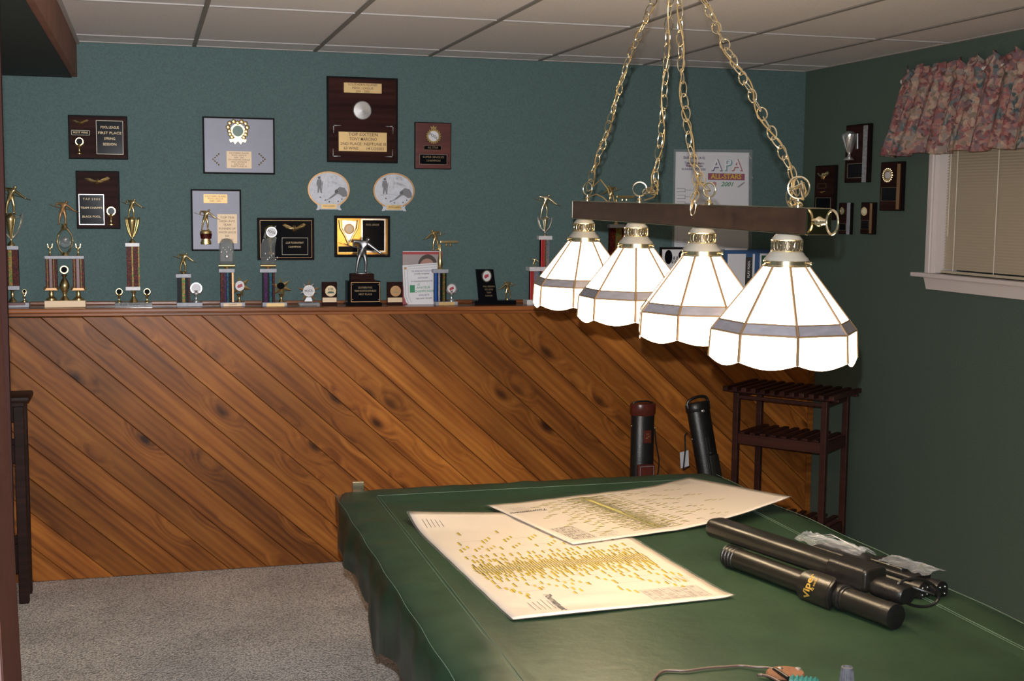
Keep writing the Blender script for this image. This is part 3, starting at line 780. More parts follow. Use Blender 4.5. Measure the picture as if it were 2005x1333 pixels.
# player leaning sideways over a shot; x right, z up, height 1
V_ = [(0, 0, .585), (-.05, 0, .52), (.055, 0, .52), (.02, -.02, .68), (.05, -.05, .80), (.115, -.06, .855), (.165, -.07, .90), (.19, -.075, .955),
      (-.06, -.02, .845), (-.22, .02, .86), (-.235, -.03, .735), (-.215, -.05, .71),
      (.15, -.07, .80), (.32, -.12, .67), (.47, -.15, .555), (.52, -.16, .53),
      (-.115, -.01, .33), (-.155, .0, .07), (-.155, 0, .02), (-.19, -.07, .012),
      (.105, -.02, .30), (.10, 0, .07), (.10, 0, .02), (.18, -.06, .012)]
E_ = [(0, 1), (0, 2), (0, 3), (3, 4), (4, 5), (5, 6), (6, 7), (4, 8), (8, 9), (9, 10), (10, 11), (4, 12), (12, 13), (13, 14), (14, 15),
      (1, 16), (16, 17), (17, 18), (18, 19), (2, 20), (20, 21), (21, 22), (22, 23)]
R_ = [.088, .078, .078, .082, .092, .036, .062, .054, .058, .042, .034, .036, .058, .042, .032, .036, .054, .034, .036, .028, .054, .034, .036, .028]
PLAYER = skin_body(V_, E_, R_, 0)
def mesh_with(me, mt, cache={}):
    k = (me.name, mt.name)
    if k not in cache: c = me.copy(); c.materials.clear(); c.materials.append(mt); cache[k] = c
    return cache[k]
CUE = MB().tube([(-.50, 0, .80), (-.22, -.045, .70), (.30, -.13, .60), (.66, -.19, .485)], .011, 6)
cue_cache = {}
def player(parent, x, z, h, m, y=0, mirror=1, ry=0, rz=0):
    o = bpy.data.objects.new('figurine', mesh_with(PLAYER, m)); COL.objects.link(o); o.parent = parent
    o.location = (x, y, z); o.scale = (h*mirror, h, h); o.rotation_euler = (0, ry, rz)
    if m.name not in cue_cache:
        c_ = CUE.build('cue', m, o, True); cue_cache[m.name] = c_
    else: c_ = clone(cue_cache[m.name], o)
    return o

# ------------------------------------------------------------------ helpers that build on a wall plane from photo measurements
def rect(F, name, m, l, t, r, b_, y0, y1, bev=0, parent=None):
    x0, z1 = F.L(l, t); x1, z0 = F.L(r, b_)
    return MB().box(x0, x1, y0, y1, z0, z1, bev).build(name, m, parent or F.t)
def outline(F, name, m, l, t, r, b_, y, w, parent=None, d=.0015):
    x0, z1 = F.L(l, t); x1, z0 = F.L(r, b_); k = MB()
    k.box(x0, x1, y-d, y, z1-w, z1); k.box(x0, x1, y-d, y, z0, z0+w); k.box(x0, x0+w, y-d, y, z0+w, z1-w); k.box(x1-w, x1, y-d, y, z0+w, z1-w)
    return k.build(name, m, parent or F.t)
def pxm(F): return abs(F.L(1001, 400)[0]-F.L(1000, 400)[0]) if F.side == 'back' else abs(F.L(1701, 400)[0]-F.L(1700, 400)[0])
def lz(x): return 1.3622-.0065*(x+.4)
EAGLE = [(-1, .42), (-.78, .62), (-.45, .35), (-.2, .22), (-.08, .42), (.02, .52), (.1, .40), (.2, .22), (.45, .38), (.8, .7), (1, .5), (.86, .2), (.6, .02), (.36, -.12), (.2, -.16), (.26, -.42), (.06, -.3), (-.1, -.46), (-.16, -.18), (-.4, -.1), (-.66, .05)]
def eagle(F, l, t, r, b_, y, m=None, parent=None):
    x0, z1 = F.L(l, t); x1, z0 = F.L(r, b_); cx, cz, hw_, hh = (x0+x1)/2, (z0+z1)/2, (x1-x0)/2, (z1-z0)/2
    n = len(EAGLE); vs = [(cx+a*hw_, y, cz+c*hh*1.4) for a, c in EAGLE]
    # domed relief: inner ring pushed out
    vs += [(cx+a*hw_*.72, y-.004-.003*(k % 2), cz+(c*.72+.02)*hh*1.4) for k, (a, c) in enumerate(EAGLE)]
    vs.append((cx, y-.010, cz+.08*hh)); fs = []
    for k in range(n):
        j = (k+1) % n; fs += [(k, j, j+n, k+n), (k+n, j+n, 2*n)]
    fs.append(tuple(reversed(range(n))))
    return MB().add(vs, fs).build('eagle_emblem', m or M['gold'], parent or F.t)
def lathe(F, name, m, cx, prof, y=0, n=18, parent=None, sy=1):
    """prof: (half width px, py) from bottom to top"""
    k = pxm(F); x, _ = F.L(cx, prof[0][1]); pr = [(h*k, F.L(cx, py)[1]) for h, py in prof]
    return MB().lathe(pr, n, (x, y, 0), None, 1, sy).build(name, m, parent or F.t, True)
def lines(F, rows, cx, py0, dpy, size_px, y, m, width=None, parent=None, bold=0):
    k = pxm(F)
    for i, s_ in enumerate(rows):
        if not s_: continue
        x, z = F.L(cx, py0+i*dpy)
        w_ = (width[i] if isinstance(width, (list, tuple)) else width)
        text(s_, size_px*k, (x, y, z), parent or F.t, m, width=w_*k if w_ else None, bold=bold, extrude=.0002)
def torch(F, cx, top, bot, y, dm='black', m='gold', r=None, parent=None, dm2=None):
    """small award: disc held in a V, stem and foot"""
    k = pxm(F); h = bot-top; r = r or h*.20
    e_ = lathe(F, 'award_stem', M[m], cx, [(h*.20, bot), (h*.20, bot-h*.04), (h*.07, bot-h*.14), (h*.04, bot-h*.28), (h*.09, bot-h*.40), (h*.03, bot-h*.46), (h*.12, bot-h*.62)], y, 14, parent)
    x, z = F.L(cx, top+r*1.05)
    mm = MB()
    for s_ in (-1, 1):
        mm.tube([(x+s_*.01*h*k, y-.002, F.L(cx, bot-h*.48)[1]), (x+s_*r*k*.8, y-.002, z-r*k*.9), (x+s_*r*k*1.25, y-.002, z-r*k*.1)], h*k*.035, 6, rs=[h*k*.05, h*k*.04, h*k*.01])
    mm.ring(x, z, r*k*1.08, r*k*.2, y-.005, y+.002, 20)
    mm.build('holder', M[m], e_, True)
    d = MB().disc(x, z, r*k*.9, y-.0035, y+.001, 20).build('disc', M[dm], e_)
    if dm2:
        MB().prism([(x-r*k*.5, z-r*k*.15), (x-r*k*.3, z-r*k*.4), (x+r*k*.55, z-r*k*.1), (x+r*k*.35, z+r*k*.45), (x-r*k*.2, z+r*k*.2)], y-.0042, y-.0036).build('emblem_print', M[dm2], e_)
    return e_
def cup(F, name, cx, top, bot, hw_, m='gold', y=0, wings=0, wm='chrome'):
    h = bot-top
    c_ = lathe(F, name, M[m], cx, [(hw_*.75, bot), (hw_*.7, bot-h*.05), (hw_*.22, bot-h*.14), (hw_*.18, bot-h*.22), (hw_*.34, bot-h*.28), (hw_*.62, bot-h*.48), (hw_, bot-h*.78), (hw_*1.02, bot-h*.88), (hw_*.7, bot-h*.95), (hw_*.35, top)], y, 22)
    if wings:
        k = pxm(F); mm = MB()
        for s_ in (-1, 1):
            pts = [F.L(cx+s_*hw_*.9, bot-h*.86), F.L(cx+s_*wings*.75, bot-h*.90), F.L(cx+s_*wings, bot-h*.98), F.L(cx+s_*wings*.92, bot-h*.72), F.L(cx+s_*wings*.62, bot-h*.42), F.L(cx+s_*hw_*.35, bot-h*.22)]
            mm.tube([(a, y, c) for a, c in pts], k*1.7, 6, rs=[k*1.0, k*1.1, k*2.2, k*1.9, k*1.6, k*1.2])
        mm.build('handles', M[wm], c_, True)
    return c_
def column(F, l, t, r, b_, strips, y=0, dep=.026):
    k = pxm(F); hd = dep/2; e_ = None
    for i, (u0, u1, mk, pr) in enumerate(strips):
        o = rect(F, 'column' if e_ is None else 'column_strip', M[mk], l+(r-l)*u0, t, l+(r-l)*u1, b_, y-hd-pr*k, y+hd, 0 if mk.startswith('holo') else .001, e_)
        if e_ is None: e_ = o
    return e_
def ledge_thing(name, label, cat, cx, group=None, y=6.73):
    F = Face(name, label, cat, cx, 598, y, 'back', group)
    z = lz(F.o.x)+.0006; F.o.z = z; F.t.location.z = z; return F
def grounded(F, name, m, l, t, r, y0, y1, bev=.001, parent=None):
    """block standing on the ledge"""
    x0, z1 = F.L(l, t); x1, _ = F.L(r, t)
    return MB().box(x0, x1, y0, y1, 0, z1, bev).build(name, m, parent or F.t)

# ------------------------------------------------------------------ plaques on the back wall
WY = BACK_Y-.0005
def plaque(name, label, l, t, r, b_, face, edge='blackedge', group=None, side='back', inset=3.2, plane=None, dep=.018, bev=.003):
    plane = plane or (WY if side == 'back' else RIGHT_X-.0005)
    F = Face(name, label, 'plaque', (l+r)/2, (t+b_)/2, plane, side, group)
    rect(F, 'board', M[edge], l, t, r, b_, -dep, 0, bev)
    if face: rect(F, 'face', M[face], l+inset, t+inset, r-inset, b_-inset, -dep-.002, -dep-.0003, .0008)
    F.y = -dep-.002; return F
G = 'award plaques on the back wall'
F = plaque('award_plaque', 'wide dark walnut plaque with eagle and black engraved plate, upper left of the wall', 133, 225, 251, 313, 'plaquewood', group=G)
eagle(F, 141, 233, 174, 249, F.y); outline(F, 'name_frame', M['borderline'], 140, 255, 176, 265.5, F.y-.0005, .0016)
rect(F, 'name_plate', M['black'], 141, 256, 175, 264.5, F.y-.001, F.y); lines(F, ['MOST WINS'], 158, 260, 1, 5, F.y-.0013, M['goldtext'], 24)
torch(F, 156, 271, 302, F.y-.004)
p_ = rect(F, 'engraved_plate', M['black'], 188, 236, 242, 303, F.y-.002, F.y); outline(F, 'plate_border', M['borderline'], 188, 236, 242, 303, F.y-.002, .0020, p_)
lines(F, ['POOL LEAGUE', 'FIRST PLACE', 'SPRING', 'SESSION'], 215, 250, 11, 6, F.y-.0023, M['goldtext'], [30, 38, 18, 22], p_)
F = plaque('award_plaque', 'upright walnut plaque with eagle and bright silver-edged black plate, left of the wall', 148, 334, 236, 448, 'plaquewood', group=G)
eagle(F, 165, 345, 216, 367, F.y)
p_ = rect(F, 'engraved_plate', M['black'], 155, 381, 204, 439, F.y-.002, F.y); outline(F, 'plate_border', M['bordersilver'], 154, 380, 205, 440, F.y-.002, .0032, p_)
lines(F, ['T A P  2 0 0 0', '', 'TEAM CHAMPS', '', 'BLACK POOL'], 179.5, 390, 8.5, 5, F.y-.0023, M['goldtext'], [28, 0, 36, 0, 30], p_)
torch(F, 218, 406, 440, F.y-.004)
F = plaque('award_plaque', 'wide silver-faced plaque with green-centred gold emblem above a cream plate', 396, 228, 538, 342, 'silverplate', group=G)
k = pxm(F); x, z = F.L(465, 257)
mm = MB(); mm.ring(x, z, 12.5*k, 3*k, F.y-.006, F.y, 28)
for i in range(16):
    a_ = 2*pi*i/16
    if -2.3 < math.atan2(sin(a_), cos(a_)) < -.8: continue
    rr_ = 14.5+5*max(0, sin(a_))*abs(cos(a_))*2
    mm.ball((x+rr_*k*cos(a_), F.y-.003, z+rr_*k*sin(a_)), 4.2*k, 8, 1, .6, 1)
for s_ in (-1, 1):
    mm.prism([(x, z-11*k), (x+s_*15*k, z-15*k), (x+s_*13*k, z-20*k), (x+s_*8*k, z-18*k), (x+s_*5*k, z-23*k), (x, z-17*k)], F.y-.004, F.y)
e_ = mm.build('wreath_emblem', M['gold'], F.t, True); MB().disc(x, z, 10*k, F.y-.004, F.y, 24).build('emblem_centre', M['framegreen'], e_)
p_ = rect(F, 'engraved_plate', M['paleplate'], 443, 296, 492, 330, F.y-.0015, F.y)
lines(F, ['SOUTHERN ISLAND', 'POOL LEAGUE', '2000 - 2001', 'TOP HUNDRED AVERAGE', 'FIRST DIVISION', '2ND PLACE', 'NEPTUNE III'], 467.5, 300.3, 4.3, 4.0, F.y-.0018, M['darktext'], [34, 25, 17, 38, 26, 18, 26], p_)
for s_, cx_ in ((-1, 423), (1, 512)):
    mm = MB()
    for q in range(7):
        u = q/3-1; x, z = F.L(cx_+s_*(6-11*abs(u))*1, 312+u*10.5); mm.ball((x, F.y-.002, z), 1.7*k, 7)
    mm.build('chevron_ornament', M['gold'], F.t, True)
F = plaque('award_plaque', 'upright silver-faced plaque with gold player figure and cream plate', 373, 370, 473, 491, 'silverplate', group=G)
p_ = rect(F, 'name_plate', M['goldplate'], 398, 380, 445, 398, F.y-.0015, F.y, .0004); lines(F, ['SOUTHERN ISLAND', 'POOL LEAGUE', '2000 - 2001'], 421.5, 384.5, 4.6, 4.2, F.y-.0018, M['darktext'], [36, 26, 20], p_)
p_ = rect(F, 'engraved_plate', M['paleplate'], 425, 419, 464, 476, F.y-.0015, F.y); lines(F, ['TOP TEN', 'HIGH AVG', 'TEAM', 'RUNNERS UP', 'WINTER LEAGUE', 'III', 'DIVISION'], 444.5, 426, 7.2, 5.4, F.y-.0018, M['darktext'], [24, 26, 14, 28, 30, 6, 20], p_)
x, z = F.L(402, 450); player(F.t, x, z, 38*pxm(F), M['gold'], F.y-.006)
lathe(F, 'pedestal', M['gold'], 403, [(9, 478), (9.5, 474), (7.5, 468), (10, 456), (10.5, 453), (6, 450)], F.y-.008, 16, sy=.5)
lathe(F, 'pedestal_band', M['holored'], 403, [(9, 467), (10.6, 457)], F.y-.009, 16, sy=.5)
F = plaque('award_plaque', 'black plaque with thin gold line border and eagle, behind a glass-topped trophy', 503, 426, 615, 509, 'black', group=G)
outline(F, 'gold_line', M['bronze'], 508, 431, 610, 504, F.y-.0005, .0014)
eagle(F, 552, 436, 598, 459, F.y); p_ = rect(F, 'engraved_plate', M['black'], 551, 466, 601, 498, F.y-.002, F.y); outline(F, 'plate_border', M['borderline'], 551, 465, 602, 498.5, F.y-.002, .0018, p_)
lines(F, ['CLUB TOURNAMENT', 'CHAMPION'], 576, 475, 8, 5, F.y-.0023, M['goldtext'], [32, 22], p_)
cup(F, 'cup_emblem', 529, 440, 498, 11, 'gold', F.y-.012)
F = plaque('award_plaque', 'largest walnut plaque with round silver medallion and two gold plates', 639, 149, 778, 320, 'plaquewood', group=G, inset=4)
p_ = rect(F, 'name_plate', M['goldplate'], 672, 162, 746, 184, F.y-.0015, F.y, .0007); lines(F, ['SOUTHERN ISLAND', 'POOL LEAGUE', '2001 - 2002'], 709, 166.8, 6.6, 5.6, F.y-.0018, M['darktext'], [53, 38, 25], p_, .0001)
x, z = F.L(708, 216.5); k = pxm(F); md = MB().lathe([(0, .006), (15.2*k, .004), (16.4*k, .007), (17*k, .004), (17*k, 0)], 40, (x, F.y, z), Matrix.Rotation(pi/2, 3, 'X')).build('medallion', M['chrome'], F.t, True)
p_ = rect(F, 'engraved_plate', M['goldplate'], 662, 258, 756, 297.5, F.y-.0015, F.y)
lines(F, ['TOP SIXTEEN', 'TONY MARCINO', '', ''], 710, 264, 9, 8, F.y-.0018, M['darktext'], [54, 50, 0, 0], p_, .0002)
lines(F, ['2ND PLACE', '63 WINS'], 686, 282, 8.7, 7, F.y-.0018, M['darktext'], [38, 26], p_, .0002); lines(F, ['NEPTUNE III', '14 LOSSES'], 733, 283, 8.7, 7, F.y-.0018, M['darktext'], [40, 32], p_, .0002)
for cx_, cy_, sx, sy in ((652, 246, 1, 1), (768, 248, -1, 1), (651, 306, 1, -1), (767, 307, -1, -1)):
    mm = MB()
    for q in range(6):
        x, z = F.L(cx_+sx*q*2.7, cy_); mm.ball((x, F.y-.0015, z), (1.5-.12*q)*k, 6); x, z = F.L(cx_, cy_+sy*q*2.7); mm.ball((x, F.y-.0015, z), (1.5-.12*q)*k, 6)
    mm.build('corner_ornament', M['chrome'], F.t, True)
F = plaque('award_plaque', 'small cherry-red plaque with round white medal, right of the largest plaque', 811, 239, 882, 332, 'redplaque', group=G, inset=1.5)
k = pxm(F); x, z = F.L(847, 267); mm = MB().ring(x, z, 12*k, 2.5*k, F.y-.005, F.y, 24)
for q in range(20):
    a_ = 2*pi*q/20; mm.ball((x+13*k*cos(a_), F.y-.003, z+13*k*sin(a_)), 2.1*k, 6)
mm.prism([(x-4*k, z+13*k), (x-6*k, z+18*k), (x-2*k, z+16*k), (x, z+20*k), (x+2*k, z+16*k), (x+6*k, z+18*k), (x+4*k, z+13*k)], F.y-.004, F.y)
e_ = mm.build('medal_rim', M['gold'], F.t, True); MB().disc(x, z, 10*k, F.y-.0045, F.y, 24).build('medal_face', M['disc'], e_); text('POOL', 7*k, (x, F.y-.0048, z), e_, M['ink'], rot=(pi/2, .5, 0), bold=.0002)
p_ = rect(F, 'name_plate', M['black'], 829, 285.5, 862, 293.5, F.y-.0015, F.y, .0006); outline(F, 'plate_border', M['goldtext'], 828.5, 285, 862.5, 294, F.y-.001, .0009, p_); lines(F, ['ALL STAR'], 846, 289.5, 1, 5, F.y-.0018, M['goldtext'], 20, p_)
p_ = rect(F, 'engraved_plate', M['black'], 820.5, 302.5, 873, 322, F.y-.0015, F.y); outline(F, 'plate_border', M['borderline'], 820, 302, 873.5, 322.5, F.y-.001, .0012, p_); lines(F, ['SUPER SINGLES', 'CHAMPION'], 847, 308, 7, 5, F.y-.0018, M['goldtext'], [40, 26], p_)
F = plaque('award_plaque', 'gold mirrored plaque with cup relief, behind the dark player statue', 654, 422, 763, 503, 'mirrorgold', group=G, inset=5)
k = pxm(F)
def pp(*l): return [F.L(a, c) for a, c in l]
e_ = MB().prism(pp((669, 431), (696, 433), (694, 447), (688, 462), (681, 478), (676, 462), (670, 447)), F.y-.008, F.y).build('cup_relief', M['chrome'], F.t)
mm = MB()
for s_, a_ in ((-1, 664), (1, 700)):
    mm.tube([(F.L(a_, 431)[0], F.y-.006, F.L(a_, 431)[1]), (F.L(a_+s_*-2, 447)[0], F.y-.006, F.L(a_, 447)[1]), (F.L(682+s_*7, 462)[0], F.y-.006, F.L(682, 462)[1]), (F.L(682+s_*2, 474)[0], F.y-.006, F.L(682, 474)[1])], 2.2*k, 6)
mm.build('handles', M['gold'], e_, True); x, z = F.L(682, 448); MB().disc(x, z, 9.5*k, F.y-.011, F.y-.008, 24).build('medal', M['bronze'], e_); MB().disc(x, z, 6.5*k, F.y-.012, F.y-.0112, 24).build('medal_centre', M['paleplate'], e_)
p_ = rect(F, 'engraved_plate', M['black'], 708, 431, 751, 490, F.y-.003, F.y); outline(F, 'plate_border', M['chrome'], 706, 428, 753.5, 493.5, F.y-.002, .0075, p_); lines(F, ['POOL LEAGUE'], 728, 440, 1, 5, F.y-.0034, M['goldtext'], 24, p_)
p_ = rect(F, 'name_plate', M['black'], 661, 482, 699, 493, F.y-.002, F.y); outline(F, 'plate_border', M['gold'], 660.5, 481, 699.5, 494, F.y-.0015, .0018, p_)
# two oval resin reliefs of a pool hall
for n_, (cx_, cy_, w_, ang_, lab) in enumerate(((643, 371, 38, .03, 'left of two oval grey relief plaques of a pool game with bronze rim'), (770.5, 373.5, 38.5, .05, 'right of two oval grey relief plaques of a pool game, with shiny gold plate'))):
    F = Face('relief_plaque', lab, 'plaque', cx_, cy_, WY, 'back', 'oval relief plaques'); k = pxm(F)
    MB().disc(0, 0, 37*k, -.010, 0, 40, 31.5*k).build('oval_board', M['resinlight'], F.t)
    MB().ring(0, 0, w_*k, 2.6*k, -.015, 0, 48, 32.5*k).build('rim', M['bronze'], F.t, True)
    Q = lambda x, z: (x*k, z*k)
    rel = MB()
    rel.prism([Q(-30, -9), Q(-12, -5), Q(8, -8), Q(10, -9.6), Q(-11, -6.8), Q(-30, -11)], -.0115, -.009)
    rel.prism([Q(0, 18), Q(22, 10), Q(24, 7), Q(0, 12)], -.0112, -.009); rel.prism([Q(3, 27), Q(15, 25), Q(17, 18), Q(4, 21)], -.0112, -.009)
    for q in range(4): rel.prism([Q(-22+q*7, 26-q*.5), Q(-21+q*7, 26-q*.5), Q(-21+q*7, 4), Q(-22+q*7, 4)], -.011, -.009)
    rel.build('relief_background', M['pewter'], F.t)
    fig = MB()
    fig.ball((-17*k, -.013, 21*k), 2.4*k, 8); fig.prism([Q(-20.5, 18), Q(-13.5, 18), Q(-12, 10), Q(-13.5, 4), Q(-12, -6), Q(-14.5, -6), Q(-16.5, 3), Q(-18, -6), Q(-20.5, -6), Q(-19.5, 5), Q(-22, 10)], -.0135, -.009)
    fig.prism([Q(-11, 15), Q(-10, 15), Q(-13, -7), Q(-14, -7)], -.014, -.011)
    fig.ball((14*k, -.014, -3*k), 3*k, 8); fig.prism([Q(11, -2), Q(20, 5), Q(29, 3), Q(33, -4), Q(33, -12), Q(26, -13), Q(19, -8), Q(15, -8), Q(4, -16), Q(1, -15), Q(11, -7)], -.0145, -.009)
    fig.prism([Q(-8, -20), Q(4, -14.4), Q(4, -15.6), Q(-8, -21.2)], -.0135, -.009)
    for bx, bz in ((-15, -14), (-6, -19), (17, -21), (24, -17), (1, -22)): fig.ball((bx*k, -.0105, bz*k), 1.4*k, 8)
    fig.build('player_relief', M['resindark'], F.t, True)
    rb = MB()
    for s_ in (-1, 1): rb.prism([Q(s_*13, -24), Q(s_*22, -26), Q(s_*20, -31), Q(s_*23, -37), Q(s_*18, -37), Q(s_*15, -34), Q(s_*13, -34)], -.014, 0)
    rb.box(-16*k, 16*k, -.016, 0, -36*k, -24*k, .001).build('ribbon', M['resinlight'], F.t)
    p_ = MB().box(-13.5*k, 13.5*k, -.018, -.0162, -34.5*k, -26*k).build('name_plate', M['goldplate' if n_ == 0 else 'gold'], F.t)
    text('TEAM CHAMPS', 3.6*k, (0, -.0183, -30*k), p_, M['darktext'], width=21*k)

# ------------------------------------------------------------------ poster and frames right of centre
F = Face('bracket_poster', 'laminated white tournament bracket poster taped to the wall behind the light', 'poster', 1395, 390, WY, 'back'); k = pxm(F)
def quadf(F, name, m, pts, y0, y1, parent=None): return MB().prism([F.L(a, c) for a, c in pts], y0, y1).build(name, m, parent or F.t)
quadf(F, 'paper', M['white'], [(1323, 297), (1466, 299), (1465, 491), (1320, 483)], -.002, -.001)
quadf(F, 'laminate_edge', M['laminate'], [(1319, 292), (1473, 293), (1471, 495), (1315, 488)], -.0032, -.0026)
# torn loops of tape glinting along the right edge
mm = MB()
for (a, c, d, e) in ((1468, 297, 1465, 303), (1466, 303, 1470, 311), (1472, 346, 1474, 350), (1468, 364, 1467, 369), (1428, 294, 1441, 295)):
    p0, p1 = F.L(a, c), F.L(d, e); mm.tube([(p0[0], -.005, p0[1]), (p1[0], -.006, p1[1])], .0022, 6)
mm.build('tape_curl', M['chrome'], F.t, True)
yT = -.0022
for ch, cx_, mk in (('A', 1403, 'navy'), ('P', 1424.5, 'teal'), ('A', 1442.5, 'red')):
    x, z = F.L(cx_, 324); text(ch, 32*k, (x+.0035, yT, z-.002), F.t, M[mk], bold=.0032); text(ch, 31*k, (x-.001, yT-.0008, z+.001), F.t, M['white'], bold=.0004)
b1 = rect(F, 'banner', M['maroon'], 1386, 339, 1457.5, 353, yT-.0006, yT); text('ALL-STARS', 13*k, (*[F.L(1421.5, 346)[0]], yT-.001, F.L(1421.5, 346)[1]), b1, M['yellow'], width=66*k, bold=.0009)
x, z = F.L(1423, 361); text('2001', 12*k, (x, yT-.0006, z), F.t, M['green'], width=28*k, bold=.0008, shear=.35)
x, z = F.L(1398.5, 360); mm = MB()
for q in range(8):
    a_ = pi*q/4; mm.prism([(x, z), (x+4.5*k*cos(a_-.25), z+4.5*k*sin(a_-.25)), (x+4.5*k*cos(a_+.25), z+4.5*k*sin(a_+.25))], yT-.0006, yT)
mm.build('burst_print', M['red'], F.t)
quadf(F, 'pencil_print', M['pewter'], [(1443, 366), (1447, 367), (1458, 358), (1457.5, 355)], yT-.0006, yT)
lines(F, ['Skill Level (4-5)', '', 'Team Members', 'Player Names', '', ''], 1359, 309, 5.2, 6.5, yT-.0006, M['navy'], [46, 0, 0, 0, 0, 0], bold=.0004)
lines(F, ['Team of Five', 'Nine-Ball'], 1358, 320, 5.5, 5, yT-.0006, M['red'], [30, 30], bold=.0003); lines(F, ['RUNNER-UP PRIZES'], 1358, 331.5, 5, 5.5, yT-.0006, M['navy'], 50, bold=.0003)
mm = MB()
for q in range(7):
    y_ = 369+q*6.5+(17 if q > 4 else 0)
    for (a, c, d, e) in ((1325, y_, 1341, y_), (1341, y_, 1341, y_+(6.5 if q % 2 == 0 else .6)), (1341, y_+3, 1356, y_+3) if q % 2 == 0 else (1341, y_, 1342, y_)):
        (x0, z0), (x1, z1) = F.L(a, c), F.L(d, e); mm.box(min(x0, x1)-.0007, max(x0, x1)+.0007, yT-.0006, yT, min(z0, z1)-.0007, max(z0, z1)+.0007)
for q in range(9):
    (x0, z0), (x1, _) = F.L(1322+(q % 3)*14, 470+(q//3)*4.5), F.L(1331+(q % 3)*14, 470); mm.box(x0, x1, yT-.0006, yT, z0-.0005, z0+.0005)
mm.build('bracket_lines', M['ink'], F.t)

F = ledge_thing('framed_print', 'dark-edged white print with two dark ovals, standing on the ledge behind the shades', 'picture', 1322, y=6.80); k = pxm(F)
F.t.rotation_euler = (0, 0, 0)
grounded(F, 'frame', M['blackedge'], 1292, 484, 1352, -.012, .006); rect(F, 'print', M['white'], 1295, 488, 1349, 585, -.0135, -.0123)
for (a, c, w_, h_) in ((1307, 503, 8, 14), (1334, 500, 8, 10)):
    x, z = F.L(a, c); MB().disc(x, z, w_*k, -.0155, -.0137, 24, h_*k).build('oval_photo', M['black'], F.t)
x, z = F.L(1320, 512); mm = MB()
for q in range(5): mm.ball((x+(q-2)*3*k, -.017, z+(q % 2)*7*k), 2.6*k, 8, 1, .6, 1.6)
mm.build('silver_emblem', M['chrome'], F.t, True)
F = ledge_thing('framed_print', 'blue-bordered certificate display leaning behind the third and fourth shades', 'picture', 1465, y=6.79); k = pxm(F)
grounded(F, 'backing', M['inkblue'], 1418, 488, 1516, -.006, .004); rect(F, 'top_edge', M['white'], 1418, 485, 1462, 489.5, -.008, -.0062)
rect(F, 'certificate', M['white'], 1424, 497, 1457, 585, -.0075, -.0062); p_ = rect(F, 'dark_strip', M['ink'], 1459, 503, 1470, 572, -.0075, -.0062)
x, z = F.L(1465, 527); text('PLAY POOL', 7*k, (x, -.0078, z), p_, M['white'], rot=(pi/2, -pi/2, 0), width=34*k, bold=.0004)
rect(F, 'white_rule', M['white'], 1473, 497, 1474.5, 585, -.0075, -.0062); p_ = rect(F, 'photo', M['white'], 1487, 496, 1513, 585, -.0075, -.0062); rect(F, 'photo_print', M['framegreen'], 1490, 500, 1508, 580, -.0082, -.0076, 0, p_)

# ------------------------------------------------------------------ plaques on the right wall
GR = 'award plaques on the right wall'
def rplaque(label, l, t, r, b_, dep=.018, edge='blackedge', face='plaquewood'):
    F = plaque('award_plaque', label, l, t, r, b_, face, edge, GR, 'right', 1.6, RIGHT_X-.0005, dep); return F
F = rplaque('dark plaque with gold eagle nearest the corner on the right wall', 1602, 325, 1638, 431)
eagle(F, 1606, 336, 1629, 355, F.y); outline(F, 'name_frame', M['goldtext'], 1608, 359.5, 1624, 368.5, F.y-.001, .0013); eagle(F, 1607, 374, 1623, 379, F.y)
p_ = rect(F, 'engraved_plate', M['black'], 1605, 388, 1631, 422, F.y-.002, F.y); outline(F, 'plate_border', M['borderline'], 1604, 387, 1632, 423, F.y-.001, .0016, p_)
F = rplaque('right-wall plaque with tall polished cup relief and black plate below it', 1664, 246, 1706, 357, .022)
rect(F, 'edge_strip', M['pewter'], 1700, 246, 1703, 357, F.y-.004, F.y); k = pxm(F)  # grey strip stands in for flash light catching the bevel
cup(F, 'cup_relief', 1674, 257, 314, 8.5, 'chrome', F.y-.012); MB().cyl((F.L(1689, 262)[0], F.y-.006, F.L(1689, 262)[1]), (F.L(1689, 292)[0], F.y-.006, F.L(1689, 292)[1]), .010, 12).build('glass_rod', M['silver'], F.t, True)
p_ = rect(F, 'engraved_plate', M['black'], 1669, 322, 1695, 347, F.y-.002, F.y); outline(F, 'plate_border', M['borderline'], 1668, 321, 1696, 348, F.y-.001, .0022, p_)
F = rplaque('right-wall plaque with gold oval medal, closest to the window', 1731, 318, 1771, 413)
x, z = F.L(1746, 343); k = pxm(F); mm = MB().ring(x, z, 9*k, 3*k, F.y-.006, F.y, 24, .036)
for q in range(18):
    a_ = 2*pi*q/18; mm.ball((x+8.5*k*cos(a_), F.y-.004, z+.034*sin(a_)), .004, 6)
e_ = mm.build('medal_rim', M['gold'], F.t, True); MB().disc(x, z, 5*k, F.y-.005, F.y, 20, .018).build('medal_face', M['disc'], e_)
rect(F, 'edge_strip', M['bronze'], 1765, 321, 1767, 410, F.y-.003, F.y)
p_ = rect(F, 'engraved_plate', M['black'], 1734, 368, 1761, 393, F.y-.002, F.y); outline(F, 'plate_border', M['goldtext'], 1733, 367, 1762, 394, F.y-.001, .0018, p_)
F = rplaque('small right-wall plaque with flash-lit bevel put in as a pale strip, left of a pair', 1649, 397, 1670, 459, .02); k = pxm(F)
rect(F, 'edge_strip', M['marblegrey'], 1667, 397, 1670, 459, F.y-.004, F.y); x, z = F.L(1657, 413)  # pale strip paints the flash-lit bevel of the board
e_ = MB().ring(x, z, 4.6*k, 1.4*k, F.y-.005, F.y, 18, .020).build('medal_rim', M['gold'], F.t, True); MB().disc(x, z, 3.4*k, F.y-.004, F.y, 18, .015).build('medal_face', M['brass'], e_)
